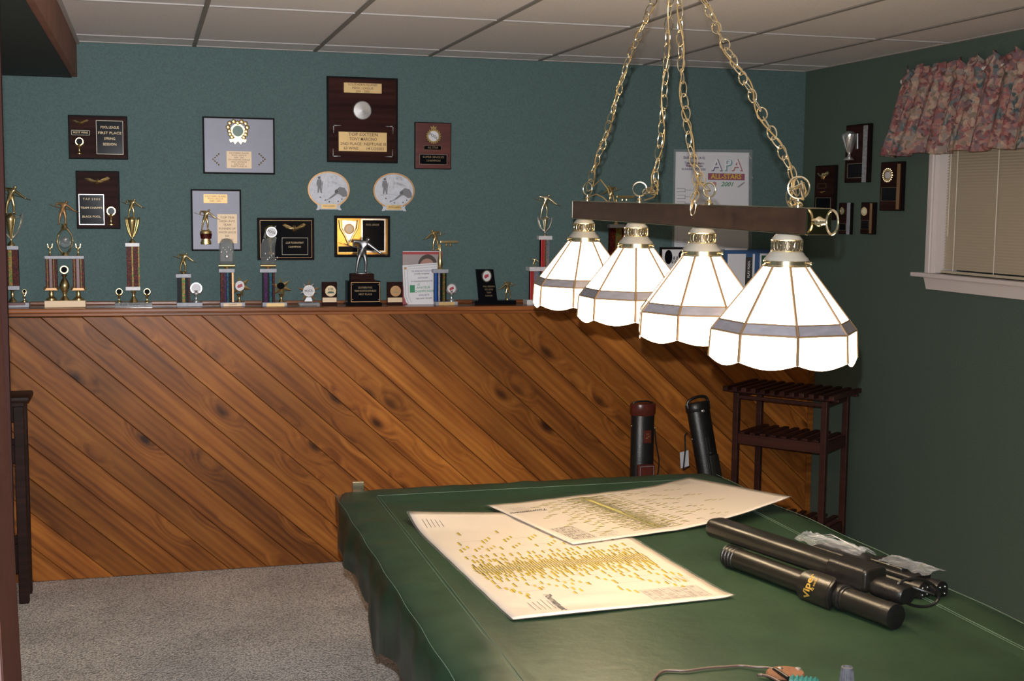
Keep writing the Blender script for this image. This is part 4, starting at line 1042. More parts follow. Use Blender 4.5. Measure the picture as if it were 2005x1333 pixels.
p_ = rect(F, 'engraved_plate', M['black'], 1651, 438, 1663, 451, F.y-.002, F.y); outline(F, 'plate_border', M['borderline'], 1650.5, 437.5, 1663.5, 451.5, F.y-.001, .001, p_)
F = rplaque('small right-wall plaque with oval gold medal, right of a pair', 1692, 396, 1716, 459); k = pxm(F); x, z = F.L(1700, 414)
e_ = MB().ring(x, z, 6*k, 1.8*k, F.y-.005, F.y, 18, .023).build('medal_rim', M['gold'], F.t, True); MB().disc(x, z, 4.4*k, F.y-.004, F.y, 18, .017).build('medal_face', M['brass'], e_)
rect(F, 'edge_strip', M['bronze'], 1711, 398, 1712.5, 457, F.y-.003, F.y)
p_ = rect(F, 'engraved_plate', M['black'], 1693, 432, 1707, 448, F.y-.002, F.y); outline(F, 'plate_border', M['goldtext'], 1692.5, 431, 1708, 449, F.y-.001, .001, p_)

# ------------------------------------------------------------------ trophies on the ledge
GT = 'pool trophies along the ledge'
def two_plates_trophy(): pass
# 1 leftmost
F = ledge_thing('trophy', 'winged-cup trophy at the left end of the ledge with gold player on top', 'trophy', 33, GT); k = pxm(F)
grounded(F, 'base', M['marblegrey'], 7, 592, 58, -.035, .035); rect(F, 'base_plate', M['redplaque'], 8, 592, 51, 596.5, -.0365, -.0352)
lathe(F, 'stem', M['gold'], 25, [(7, 591), (6, 588), (2.5, 582), (3.5, 576), (2, 571), (4, 567)])
rect(F, 'lower_plate', M['marblegrey'], 8, 559.5, 39, 567, -.02, .02, .001); rect(F, 'upper_plate', M['marblegrey'], 6, 481, 37, 488.5, -.02, .02, .001)
column(F, 9, 489, 39, 559, [(.12, .97, 'holored', 0), (.25, .55, 'hologold', 3), (.85, .97, 'holored', 1)])
cup(F, 'cup', 22, 417, 481, 8.5, 'gold', 0, 22); x, z = F.L(21.5, 419); player(F.t, x, z, 50*k, M['gold'])
torch(F, 48, 567, 591, 0, 'black', r=3)
# 2 double column
F = ledge_thing('trophy', 'two-column trophy with crystal ball in an oval frame, second from the left', 'trophy', 128, GT); k = pxm(F)
grounded(F, 'base', M['paleplate'], 88, 588, 168, -.035, .035)
for cx_ in (101, 154):
    lathe(F, 'foot', M['gold'], cx_, [(9, 587.5), (8.5, 584), (4, 580), (4.5, 575), (3, 569)], 0, 16)
    p_ = rect(F, 'foot_plate', M['bronze'], cx_-13, 563, cx_+13, 568, -.028, .028, .001)
    mm = MB()
    for s_ in (-1, 1): x, z = F.L(cx_+s_*12.5, 564); mm.ball((x, -.028, z), 2.3*k, 8); mm.ball((x, .028, z), 2.3*k, 8)
    mm.build('corner_ball', M['gold'], p_, True)
    column(F, cx_-12, 506, cx_+12, 563, [(0, 1, 'holored', 0), (.12, .24, 'hologold', .6), (.66, .78, 'hologold', .6), (.3, .62, 'redplaque', .4)], dep=.045)
rect(F, 'top_plate', M['marblegrey'], 88, 500.5, 165, 506, -.034, .034, .001)
for cx_ in (98, 153):
    lathe(F, 'small_figure', M['gold'], cx_, [(3, 500), (1.2, 496), (1.6, 490), (2.6, 486), (1, 482)], 0, 10)
    x, z = F.L(cx_, 484); MB().tube([(x-4*k, 0, z+6*k), (x-3*k, 0, z), (x, 0, z-3*k), (x+3*k, 0, z), (x+4*k, 0, z+6*k)], 1.1*k, 6).build('raised_arms', M['gold'], F.t, True)
lathe(F, 'frame_foot', M['gold'], 127, [(7, 500.5), (6, 496), (5, 494)])
mm = MB()
for s_ in (-1, 1):
    pts = [F.L(127+s_*4, 496), F.L(127+s_*11, 487), F.L(127+s_*15.5, 473), F.L(127+s_*13, 460), F.L(127+s_*6, 450), F.L(127+s_*2, 447)]
    mm.tube([(a, 0, c) for a, c in pts], 1.9*k, 8)
mm.build('oval_frame', M['brass'], F.t, True); x, z = F.L(127, 474); MB().ball((x, 0, z), 10*k, 20).build('crystal_ball', M['glass'], F.t, True)
MB().ball((x, .012, z+.006), 3.4*k, 10).build('ball_support', M['chrome'], F.t, True)
lathe(F, 'figure_base', M['gold'], 126, [(3, 450), (6, 446), (4, 441), (6, 438.5)]); x, z = F.L(123.5, 439); player(F.t, x, z, 42*k, M['bronze'])
t_ = lathe(F, 'front_award', M['gold'], 127.5, [(8, 587.5), (7, 584), (4, 580), (3, 576), (5, 570), (8, 562), (8, 556), (5, 548), (2, 543), (5, 537)], -.015, 16)
x, z = F.L(126, 527.5); MB().ring(x, z, 7*k, 1.8*k, -.02, -.012, 20).build('award_rim', M['gold'], t_, True); MB().disc(x, z, 5.6*k, -.0185, -.012, 20).build('award_disc', M['black'], t_)
# 3 tall red column
F = ledge_thing('trophy', 'tall red and gold column trophy with two small medal awards on clear base', 'trophy', 260, GT); k = pxm(F)
grounded(F, 'base', M['acrylic'], 225, 592, 298, -.035, .035); lines(F, ['TEAM CHAMPIONS'], 260, 596, 1, 6, -.0355, M['ink'], 44)
lathe(F, 'stem', M['gold'], 262, [(8, 591.5), (6, 586), (3, 581), (2.5, 576), (4, 571), (2, 568)])
rect(F, 'lower_plate', M['marble'], 246, 561, 275, 568, -.02, .02, .001); rect(F, 'upper_plate', M['marble'], 245, 475.5, 273, 482.5, -.02, .02, .001)
column(F, 247, 482.5, 274, 561, [(0, 1, 'holored', 0), (.38, .55, 'hologold', 1), (.85, 1, 'hologold', .6)])
cup(F, 'cup', 259, 424, 475.5, 8, 'gold', 0, 13, 'brass'); x, z = F.L(258, 426); player(F.t, x, z, 34*k, M['gold'])
torch(F, 233.5, 565, 591.5, -.01, 'black'); torch(F, 288, 565, 591.5, -.01, 'black')
# 4 short with white disc
F = ledge_thing('trophy', 'short black-column trophy with player and a round white medal beside it', 'trophy', 371, GT); k = pxm(F)
grounded(F, 'base', M['marblegrey'], 346, 592, 396, -.03, .03); column(F, 346.5, 543, 372.5, 591.5, [(0, 1, 'holoblack', 0), (.36, .62, 'hologold', 1.5), (.85, 1, 'holored', .6)])
rect(F, 'upper_plate', M['marblegrey'], 344, 536, 374, 543, -.02, .02, .001); lathe(F, 'figure_base', M['gold'], 359, [(5, 536), (4, 533), (5, 531)]); x, z = F.L(359, 532); player(F.t, x, z, 35*k, M['gold'])
torch(F, 384, 554, 591, -.01, 'disc', 'chrome', 9.5)
# 5, 6 glass topped
F = ledge_thing('trophy', 'purple and blue column trophy topped with an arched glass block over a red-emblem star', 'trophy', 455, GT); k = pxm(F)
grounded(F, 'base', M['marblegrey'], 431, 591.5, 479, -.03, .03); rect(F, 'base_plate', M['paleplate'], 437, 593, 473, 598, -.0315, -.0302); lines(F, ['CHAMPS'], 455, 595.5, 1, 4, -.032, M['darktext'], 14)
column(F, 431, 533, 458, 591, [(0, 1, 'holoblack', 0), (0, .28, 'holored', 1), (.28, .42, 'holopurple', 1.5), (.46, .62, 'holoblue', 2), (.82, 1, 'bronze', .8)])
rect(F, 'upper_plate', M['marblegrey'], 428, 526, 459, 533, -.02, .02, .001); x0, z = F.L(428, 520); x1, _ = F.L(460, 520); MB().cyl((x0, 0, z), (x1, 0, z), 2.8*k, 14).build('gold_bar', M['gold'], F.t, True); lathe(F, 'gold_foot', M['gold'], 444, [(5, 526), (3, 522)])
def arch(l, t, r, b_):
    pts = [F.L(l, b_), F.L(r, b_), F.L(r, t+14)]
    for q in range(1, 8): a_ = pi*q/8; pts.append(F.L((l+r)/2+(r-l)/2*cos(a_), t+14-14*sin(a_)))
    pts.append(F.L(l, t+14)); return pts
g_ = MB().prism(arch(429, 466, 458, 517), -.014, .014).build('glass_block', M['glass'], F.t)
inner = [(a*.8+F.L(443.5, 490)[0]*.2, c*.8+F.L(443.5, 490)[1]*.2) for a, c in arch(429, 466, 458, 517)]
MB().prism(inner, .0141, .016).build('mirror_back', M['silver'], g_)
x, z = F.L(444, 502); mm = MB().ball((x, -.016, z), 4*k, 10, 1, .4, 1)
for q in range(7): mm.ball((x+(q-3)*3.2*k, -.0155, z+(8+4*((q*5) % 3))*k), 2.0*k, 6, 1, .4, 1)
mm.build('silver_relief', M['chrome'], g_, True)
def star(F, cx, cy, r, m, y, ny=5, rot=.3, th=.008, parent=None, inner=.42):
    k = pxm(F); x, z = F.L(cx, cy); n2 = ny*2; vs = [(x, y-th, z), (x, y, z)]
    for q in range(n2):
        a_ = pi/2+rot+2*pi*q/n2; rr_ = r*k*(1 if q % 2 == 0 else inner); vs.append((x+rr_*cos(a_), y-.001, z+rr_*sin(a_)))
    fs = []
    for q in range(n2): fs += [(0, 2+q, 2+(q+1) % n2), (1, 2+(q+1) % n2, 2+q)]
    return MB().add(vs, fs).build('star', m, parent or F.t)
for F_, cx_, dm, em in ((F, 471, 'disc', 'red'),):
    s1_ = star(F_, cx_, 560, 19, M['gold'], -.012, 6, .2); x, z = F_.L(cx_-2, 559); MB().disc(x, z, 8*k, -.024, -.018, 24, 9*k).build('medal', M[dm], s1_)
    MB().prism([(x-5*k, z-2*k), (x-2*k, z-4*k), (x+5*k, z-1*k), (x+4*k, z+4*k), (x-3*k, z+2*k)], -.0248, -.0241).build('emblem_print', M[em], s1_)
    lathe(F_, 'star_stem', M['gold'], cx_-3, [(5, 591), (4, 588), (2, 584), (3, 578), (5, 575)], -.014)
F = ledge_thing('trophy', 'purple column trophy topped with a clear block, white medal and gold star', 'trophy', 536, GT); k = pxm(F)
grounded(F, 'base', M['marblegrey'], 513, 591.5, 561, -.03, .03); rect(F, 'base_plate', M['goldplate'], 521, 593, 556, 598, -.0315, -.0302)
column(F, 513, 533, 538, 591, [(0, 1, 'holoblack', 0), (.14, .42, 'holopurple', 1), (.55, .75, 'holoblue', 2), (.85, 1, 'holored', .8)])
rect(F, 'upper_plate', M['marblegrey'], 508, 526, 541, 533, -.02, .02, .001); x0, z = F.L(510, 520); x1, _ = F.L(540, 520); MB().cyl((x0, 0, z), (x1, 0, z), 2.8*k, 14).build('gold_bar', M['gold'], F.t, True); lathe(F, 'gold_foot', M['gold'], 525, [(5, 526), (3, 522)])
g_ = MB().prism([F.L(511, 517), F.L(538, 517), F.L(538, 480), F.L(541, 468), F.L(534, 462), F.L(516, 468), F.L(511, 478)], -.014, .014).build('glass_block', M['glass'], F.t)
mm = MB(); mm.tube([(F.L(a, c)[0], -.006, F.L(a, c)[1]) for a, c in ((518, 466), (520, 456), (530, 449), (540, 443), (538, 452), (540, 460))], 2.2*k, 8); mm.tube([(F.L(a, c)[0], -.006, F.L(a, c)[1]) for a, c in ((540, 464), (536, 472), (530, 480))], 2.5*k, 8)
for q in range(7): mm.ball((F.L(514+q*4, 0)[0], -.0155, F.L(0, 497+((q*7) % 4)*4)[1]), 1.9*k, 6, 1, .4, 1)
mm.build('silver_relief', M['chrome'], g_, True); x, z = F.L(531, 454); e_ = MB().ring(x, z, 9.5*k, 1.6*k, -.024, -.016, 24).build('medal_rim', M['chrome'], F.t, True); MB().disc(x, z, 8*k, -.022, -.016, 24).build('medal', M['disc'], e_); text('POOL', 6*k, (x, -.0225, z), e_, M['ink'], rot=(pi/2, .3, 0), bold=.0002)
s1_ = star(F, 551, 562, 19, M['gold'], -.012, 6, .2); x, z = F.L(549, 559); MB().disc(x, z, 7*k, -.024, -.018, 24, 6*k).build('medal', M['black'], s1_); lathe(F, 'star_stem', M['gold'], 550, [(5, 591), (4, 588), (2, 584), (3, 578), (5, 575)], -.014)
# 7 star award
F = ledge_thing('star_award', 'bronze and silver star award with round white medal on clear feet', 'trophy', 605); k = pxm(F)
grounded(F, 'base', M['acrylic'], 586, 592.5, 625, -.02, .02)
for s_ in (-1, 1): x, z = F.L(605+s_*17, 595); MB().cyl((x, -.024, z), (x, .024, z), 3.2*k, 12).build('clear_foot', M['acrylic'], F.t, True)
star(F, 604.5, 569, 17, M['silver'], .0, 5, pi/5+.0, .007); e_ = star(F, 604.5, 570, 22, M['bronze'], -.004, 5, 0, .008, None, .30)
x, z = F.L(604, 569); r_ = MB().ring(x, z, 10.5*k, 2*k, -.020, -.012, 24).build('medal_rim', M['chrome'], F.t, True); MB().disc(x, z, 8.8*k, -.018, -.012, 24).build('medal', M['disc'], r_); text('POOL', 6*k, (x, -.0185, z), r_, M['ink'], rot=(pi/2, -.1, 0), bold=.0002)
MB().prism([F.L(596, 590), F.L(612, 590), F.L(609, 582), F.L(600, 582)], -.003, .003).build('star_stand', M['silver'], F.t)
# 8 and 10 little standing plaques
for (l, r, dm, em, lab, ry_) in ((630, 659.5, 'paleplate', 'framegreen', 'little standing plaque with cream and green medallion, left of the black statue base', 0), (757.5, 788, 'bronze', 'goldtext', 'little standing plaque with dull brown medallion, right of the black statue base', 0)):
    F = ledge_thing('standing_plaque', lab, 'plaque', (l+r)/2, 'little plaques on the ledge'); k = pxm(F)
    grounded(F, 'block', M['plaquewood'], l, 552, r, -.010, .010); x, z = F.L((l+r)/2+(2 if l < 700 else 1), 569.5)
    e_ = MB().ring(x, z, 10*k, 1.3*k, -.0135, -.0102, 26).build('medallion_rim', M['brass'] if l < 700 else M['bronze'], F.t, True); MB().disc(x, z, 9*k, -.0125, -.0102, 26).build('medallion', M[dm], e_)
    MB().prism([(x-7*k, z-4*k), (x+7*k, z-4*k), (x+5*k, z-1*k), (x-1*k, z+0*k), (x-4*k, z-1*k)], -.0132, -.0126).build('emblem_print', M[em], e_)
    for q in range(4): MB().cyl((x+(q-1.5)*3*k, -.0128, z+1*k), (x+(q-1.5)*2*k, -.0128, z+6*k), .5*k, 5).build('emblem_line', M[em], e_)
    rect(F, 'name_plate', M['paleplate'], l+1, 582.5, r-1, 591, -.0115, -.0102)
# 9 statue on black base
F = ledge_thing('statue_trophy', 'antique silver player statue on a large black engraved base', 'trophy', 710, y=6.73); k = pxm(F)
grounded(F, 'base', M['black'], 678, 549, 742, -.045, .045, .003); grounded(F, 'base_foot', M['black'], 675, 592, 745, -.05, .05, .002)
x0, z1 = F.L(684, 535.5); x1, z0 = F.L(732, 549); MB().box(x0+.004, x1-.004, -.034, .034, z0, z1, .003).lathe([(30*k, z0), (28*k, z0+3*k)], 4, (0, 0, 0), Matrix.Rotation(pi/4, 3, 'Z')).build('upper_block', M['plaquewood'], F.t)
p_ = rect(F, 'engraved_plate', M['black'], 686, 553, 741, 588, -.0465, -.0452); outline(F, 'plate_border', M['bronze'], 684.5, 551.5, 741, 589.5, -.0462, .0028, p_)
lines(F, ['SOUTHERN POOL', 'TEAM SCOTCH DOUBLES', 'FIRST PLACE'], 712.5, 562, 6.5, 5, -.0468, M['goldtext'], [26, 40, 24], p_)
mm = MB()
for a, c in ((688, 556), (738, 556), (688, 585), (738, 585)): x, z = F.L(a, c); mm.ball((x, -.0472, z), 1.1*k, 6)
mm.build('plate_pin', M['brass'], p_, True)
x, z = F.L(709, 535.5); MB().lathe([(17*k, z), (16.5*k, z+.004), (0, z+.005)], 24, (x, 0, 0), None, 1, .7).build('figure_stand', M['silver'], F.t, True)
player(F.t, x, z+.004, 67*k, M['silver'])
# 11 magazine and certificate
F = ledge_thing('magazine', 'pink magazine with red header and portrait, standing behind a certificate', 'magazine', 827, y=6.80); k = pxm(F)
grounded(F, 'cover', M['magpink'], 788, 492, 866, -.001, .002, 0); rect(F, 'photo', M['pinkgrey'], 788.5, 498, 864, 560, -.0022, -.0012); rect(F, 'header', M['red'], 788.5, 493, 864, 498, -.0024, -.0012); rect(F, 'top_edge', M['white'], 788.5, 491.6, 864, 493, -.0024, -.0012)
x, z = F.L(837, 519); MB().disc(x, z, 18*k, -.0028, -.0023, 28, 20*k).build('portrait_hair', M['hair'], F.t); x, z = F.L(836, 525); MB().disc(x, z, 15*k, -.0034, -.003, 28, 18*k).build('portrait_face', M['skin'], F.t)
F = ledge_thing('certificate', 'white bordered certificate with green panel leaning against a pink magazine', 'certificate', 822, y=6.77); k = pxm(F)
outl = [(788, 519.5), (856, 514), (856, 596), (800, 596.5), (795, 592), (791, 580)]
MB().prism([F.L(a, c) for a, c in outl], -.001, .0005).build('sheet', M['white'], F.t)
def polyline(F, name, m, pts, y, w, closed=False):
    mm = MB(); q = [F.L(a, c) for a, c in pts]
    for i in range(len(q)-1): mm.tube([(q[i][0], y, q[i][1]), (q[i+1][0], y, q[i+1][1])], w, 4)
    return mm.build(name, m, F.t)
polyline(F, 'border_line', M['ink'], [(798, 521.5), (855, 517)], -.0014, .0007); polyline(F, 'border_line', M['ink'], [(798, 527), (855, 521.5)], -.0014, .0005)
polyline(F, 'border_line', M['ink'], [(792, 528), (794.5, 580), (800, 594)], -.0014, .0007); polyline(F, 'border_line', M['ink'], [(797.5, 528), (800, 580), (806, 593)], -.0014, .0005)
rect(F, 'corner_square', M['bronze'], 791, 523, 796, 527.5, -.0022, -.0012)
for s_, cx_, cy_, w_, mk in (('THE AMERICAN POOLPLAYERS', 827, 530.5, 42, 'navy'), ('proudly recognizes', 826, 535.5, 28, 'ink'), ('ANTHONY', 828, 544, 20, 'navy'), ('for outstanding achievement in the', 826, 550, 40, 'ink'), ('US', 819, 557, 5, 'green'), ('AMATEUR', 829, 563, 26, 'green'), ('CHAMPIONSHIP', 832, 570, 38, 'green'), ('NATIONAL DIRECTOR', 830, 577.5, 20, 'navy'), ('league operator  date signed', 830, 583.5, 30, 'ink')):
    x, z = F.L(cx_, cy_); text(s_, (6.5 if mk == 'green' else 4.6)*k, (x, -.0014, z), F.t, M[mk], width=w_*k, rot=(pi/2, -.03, 0))
rect(F, 'green_panel', M['green'], 802.5, 558, 812, 572.5, -.0022, -.0012)
# 12 and 15: player at a raised pool table
def table_trophy(label, cx, dy, strips, l, r, base_l, base_r, disc=None, mir=1, plane=6.73, tb=(857, 896), tcy=471, bottom=None):
    F = ledge_thing('trophy', label, 'trophy', cx, GT, plane); k = pxm(F)
    grounded(F, 'base', M['marblegrey'], base_l, 590, base_r, -.03, .03); rect(F, 'base_plate', M['goldplate'], base_l+6, 590.5, base_r-6, 596, -.0315, -.0302)
    column(F, l, 534+dy, r, 589.5, strips)
    c0 = (l+r)/2
    rect(F, 'upper_plate', M['marblegrey'], c0-14.5, 527+dy, c0+14.5, 534+dy, -.022, .022, .001)
    lathe(F, 'flared_stem', M['gold'], c0, [(6, 527+dy), (4, 523+dy), (5.5, 517+dy), (4, 505+dy), (2.2, 494+dy), (1.5, 486+dy), (2.5, 478+dy)])
    x0, z = F.L(c0-4, tcy+dy+4.5); x1, z1 = F.L(c0+35, tcy+dy); x3, _ = F.L(c0+3, tcy+dy)
    t_ = MB().box(x3-.008, x1, -.012, .012, z, z1, .0015).build('miniature_table', M['gold'], F.t)
    for a in (c0+12, c0+20): x, zz = F.L(a, tcy+dy+8); MB().ball((x, -.004, zz), 2.4*k, 8, 1, 1, 1.4).build('table_leg', M['gold'], t_, True)
    x, zz = F.L(c0-9, tcy+dy+19); MB().tube([(F.L(c0, 0)[0], 0, F.L(0, tcy+dy+14)[1]), (F.L(c0-5, 0)[0], 0, zz+.002), (x, 0, zz)], 1.5*k, 6).build('figure_arm', M['gold'], F.t, True)
    player(F.t, x, zz, 40*k, M['gold'], 0, -1, 0)
    if disc: torch(F, disc, 555, 589.5, -.01, 'disc', 'chrome', 9, None, 'red')
    return F
table_trophy('blue and green column trophy with player at a raised miniature table and red-emblem disc', 868, 0, [(0, 1, 'holoblack', 0), (.0, .2, 'blueplastic', 2.5), (.3, .45, 'holosilver', 1), (.66, .86, 'hologold', 2.5)], 850, 873, 851, 894, 883)
table_trophy('column trophy with player at a raised miniature table, half hidden behind the light bar', 1208, -88, [(0, 1, 'holored', 0), (.42, .78, 'hologold', 1.5)], 1193, 1219, 1186, 1230)
# 13 black tilted plaque with little player on one base
F = ledge_thing('plaque_trophy', 'black slanted plaque with white medal beside a small gold player on one base', 'trophy', 966); k = pxm(F)
grounded(F, 'base', M['black'], 927, 588, 1008, -.03, .03); q_ = [F.L(931, 527), F.L(965, 527), F.L(973, 588), F.L(937, 588)]
MB().prism(q_, -.012, .004).build('tablet', M['black'], F.t)
x, z = F.L(951.5, 540); mm = MB().ring(x, z, 9.5*k, 1.8*k, -.019, -.0125, 24, 11.5*k)
e_ = mm.build('medal_rim', M['brass'], F.t, True); MB().disc(x, z, 8*k, -.017, -.0125, 24, 10*k).build('medal', M['disc'], e_); MB().prism([(x-5*k, z-2*k), (x-3*k, z-5*k), (x+4*k, z-1*k), (x+3*k, z+4*k), (x-4*k, z+2*k)], -.0178, -.0172).build('emblem_print', M['red'], e_)
lines(F, ['FALL SESSION', 'POOL LEAGUE', 'TEAM', 'CHAMPIONS'], 956, 560.5, 6, 4.6, -.0125, M['goldtext'], [22, 16, 9, 14])
lathe(F, 'player_foot', M['gold'], 993, [(3, 588), (2, 585), (2.5, 583)]); x, z = F.L(994, 584); player(F.t, x, z, 34*k, M['gold'], 0, -1)
# 14 tall two-tier red
F = ledge_thing('trophy', 'tallest two-tier trophy with red columns and white platforms beside the first shade', 'trophy', 1068, GT); k = pxm(F)
grounded(F, 'base', M['marble'], 1028, 586, 1108, -.04, .04, .002)
for cx_, y_ in ((1043, 0), (1093, 0), (1068, .025)):
    column(F, cx_-6, 530, cx_+10, 586, [(0, 1, 'holosilver', 0), (0, .42, 'redcolumn', 1.5)], y_, .02)
rect(F, 'platform', M['marble'], 1033, 522, 1103, 530, -.04, .04, .003)
column(F, 1058, 469, 1074, 522, [(0, 1, 'holosilver', 0), (0, .42, 'redcolumn', 1.5), (.5, .6, 'hologold', 1)])
rect(F, 'upper_plate', M['marble'], 1053, 461.5, 1079, 469, -.022, .022, .001)
cup(F, 'cup', 1067, 424, 461.5, 5.5, 'brass', 0, 14); x, z = F.L(1066, 426); player(F.t, x, z, 46*k, M['brass'])
for cx_ in (1046, 1090): x, z = F.L(cx_, 522); player(F.t, x, z, 17*k, M['gold'])

# ------------------------------------------------------------------ tournament charts lying on the table
def chart(label, o2, u2, v2, base, hfn, hl, faint, seed, shiny):
    o = Vector((o2[0], o2[1], base)); U_ = Vector((*u2, 0)); V2 = Vector((*v2, 0)); wu, lv = U_.length, V2.length
    t_ = thing('tournament_chart', label, 'chart', o, math.atan2(U_.y, U_.x), 'laminated tournament charts')
    nu, nv = 26, 44
    H = lambda u, v: hfn(u/wu, v/lv)
    vs = [(wu*i/nu, lv*j/nv, H(wu*i/nu, lv*j/nv)) for j in range(nv+1) for i in range(nu+1)]
    fs = [(j*(nu+1)+i, j*(nu+1)+i+1, (j+1)*(nu+1)+i+1, (j+1)*(nu+1)+i) for j in range(nv) for i in range(nu)]
    s_ = MB().add(vs, fs).build('sheet', M['chart'], t_, True, recalc=False)
    md = s_.modifiers.new('thick', 'SOLIDIFY'); md.thickness = .0008; md.offset = -1
    e_ = .008; rim = MB()
    loop = [(wu*i/nu, 0, -1, 0) for i in range(nu+1)]
    pts = [(wu*i/nu, -e_) for i in range(nu+1)]; pts2 = [(wu*i/nu, 0) for i in range(nu+1)]
    pts += [(wu+e_, lv*j/nv) for j in range(nv+1)]; pts2 += [(wu, lv*j/nv) for j in range(nv+1)]
    pts += [(wu*i/nu, lv+e_) for i in range(nu, -1, -1)]; pts2 += [(wu*i/nu, lv) for i in range(nu, -1, -1)]
    pts += [(-e_, lv*j/nv) for j in range(nv, -1, -1)]; pts2 += [(0, lv*j/nv) for j in range(nv, -1, -1)]
    n = len(pts); hc_ = lambda a: H(min(max(a[0], 0), wu), min(max(a[1], 0), lv))
    rim.add([(a, b_, hc_((a, b_))) for a, b_ in pts]+[(a, b_, hc_((a, b_))+.0002) for a, b_ in pts2], [(i, (i+1) % n, (i+1) % n+n, i+n) for i in range(n)])
    rim.build('laminate_edge', M['laminate'], t_, True, recalc=False)
    rr = random.Random(seed); ye, ik = MB(), MB()
    def mark(k, u, v, du, dv, z=.0007):
        q = [(u, v), (u+du, v), (u+du, v+dv), (u, v+dv)]; k.add([(a, b_, H(a, b_)+z) for a, b_ in q], [(0, 1, 2, 3)])
    c0 = .42*lv
    far = [.003, .032, .068, .115, .18, .26, .36]; near = [.003, .030, .060, .095, .14, .19, .245]; cnts = [64, 52, 36, 22, 13, 7, 4]
    for dirn, offs in ((1, far), (-1, near)):
        for r_ in range(7):
            cnt = cnts[r_]
            for q in range(cnt):
                u = wu*(.06+.86*(q+.5)/cnt)+rr.uniform(-.006, .006)*(r_ > 0); v = c0+dirn*offs[r_]*lv+rr.uniform(-.006, .006)*lv*(r_ > 0)
                w_ = min(.0062, .5*wu*.86/cnt); L_ = (.020+.014*rr.random())*lv
                if rr.random() < .07 and r_ > 0: continue
                if dirn < 0: v -= L_
                mark(ye, u-w_/2, v, w_, L_)
                mark(ik, u+w_/2-.001, v-.002, .0022, L_+.006, .0009)
                if r_ < 6 and q % 2 == 0 and r_ > 1:
                    mark(ik, u, v+(L_ if dirn > 0 else 0), wu*.86/cnt, .0008, .0008)
                if r_ > 3 and rr.random() < .6:
                    for s2 in (1, 2): mark(ye, u-w_/2+s2*.016, v+.02*s2*dirn, w_, L_*.8); mark(ik, u+w_/2+s2*.016, v+.02*s2*dirn, .001, L_*.8, .0009)
    for q in range(110): mark(ik, wu*rr.uniform(.05, .93), c0+rr.uniform(-.012, .008)*lv, .004, .003, .0009)
    if faint:
        mark(ye, wu*.05, c0-.010*lv, wu*.86, .018*lv, .0006)
    ye.build('highlighter_marks', hl, t_, recalc=False)['kind'] = 'stuff'
    # score grid, near right corner
    for q in range(12): mark(ik, wu*.66, lv*(.035+.0085*q), wu*.27, .0009)
    for q in range(7): mark(ik, wu*(.66+.045*q), lv*.035, .0009, lv*.094)
    for q in range(60): mark(ik, wu*(.67+.045*rr.randint(0, 5)), lv*(.038+.0085*rr.randint(0, 10)), .012*rr.random()+.004, .002)
    for (a, b_) in ((.05, .885), (.84, .16), (.13, .05)):
        for q in range(5): mark(ik, wu*(a+.022*q), lv*b_, .0014, lv*(.05+.03*rr.random()))
    ik.build('printed_lines', M['ink'], t_, recalc=False)['kind'] = 'stuff'
    text('Tournament', .030, (wu*.245, lv*.10, H(wu*.2, lv*.1)+.0028), t_, M['ink'], rot=(0, 0, -pi/2), shear=.4, bold=.0004, extrude=.0001)
    return t_
def h1(a, b_):
    curl = .034*max(0, (b_-.80)/.2)**2*max(0, 1-a*1.6)+.004*max(0, .06-b_)/.06
    return .0022+curl+.0016*abs(sin(b_*34+a*2.0))*max(0, 1-abs(b_-.12)/.2)+.0009*sin(b_*21+a*5)**2+.006*max(0, (a-.93)/.07)**2*max(0, (.1-b_)/.1)
CH1 = chart('nearer laminated tournament chart with bright yellow highlighted names, partly under the other', (.913, 3.184), (.653, .035), (-.068, 1.12), .7905, h1, M['highlight'], False, 1, True)
def h2(a, b_):
    rise = .064*max(0, (b_-.45)/.55)**1.6*(a*1.0)
    return .0075+rise+.020*max(0, (b_-.7)/.3)**2*(1-a)+.004*max(0, (.12-b_)/.12)*(1-a)+.001*sin(b_*19+a*4)**2
CH2 = chart('farther laminated tournament chart with pale highlighter, lying over the other and the table corner', (1.17, 4.43), (.135, -.575), (.877, .222), .7915, h2, M['highlightpale'], True, 2, False)

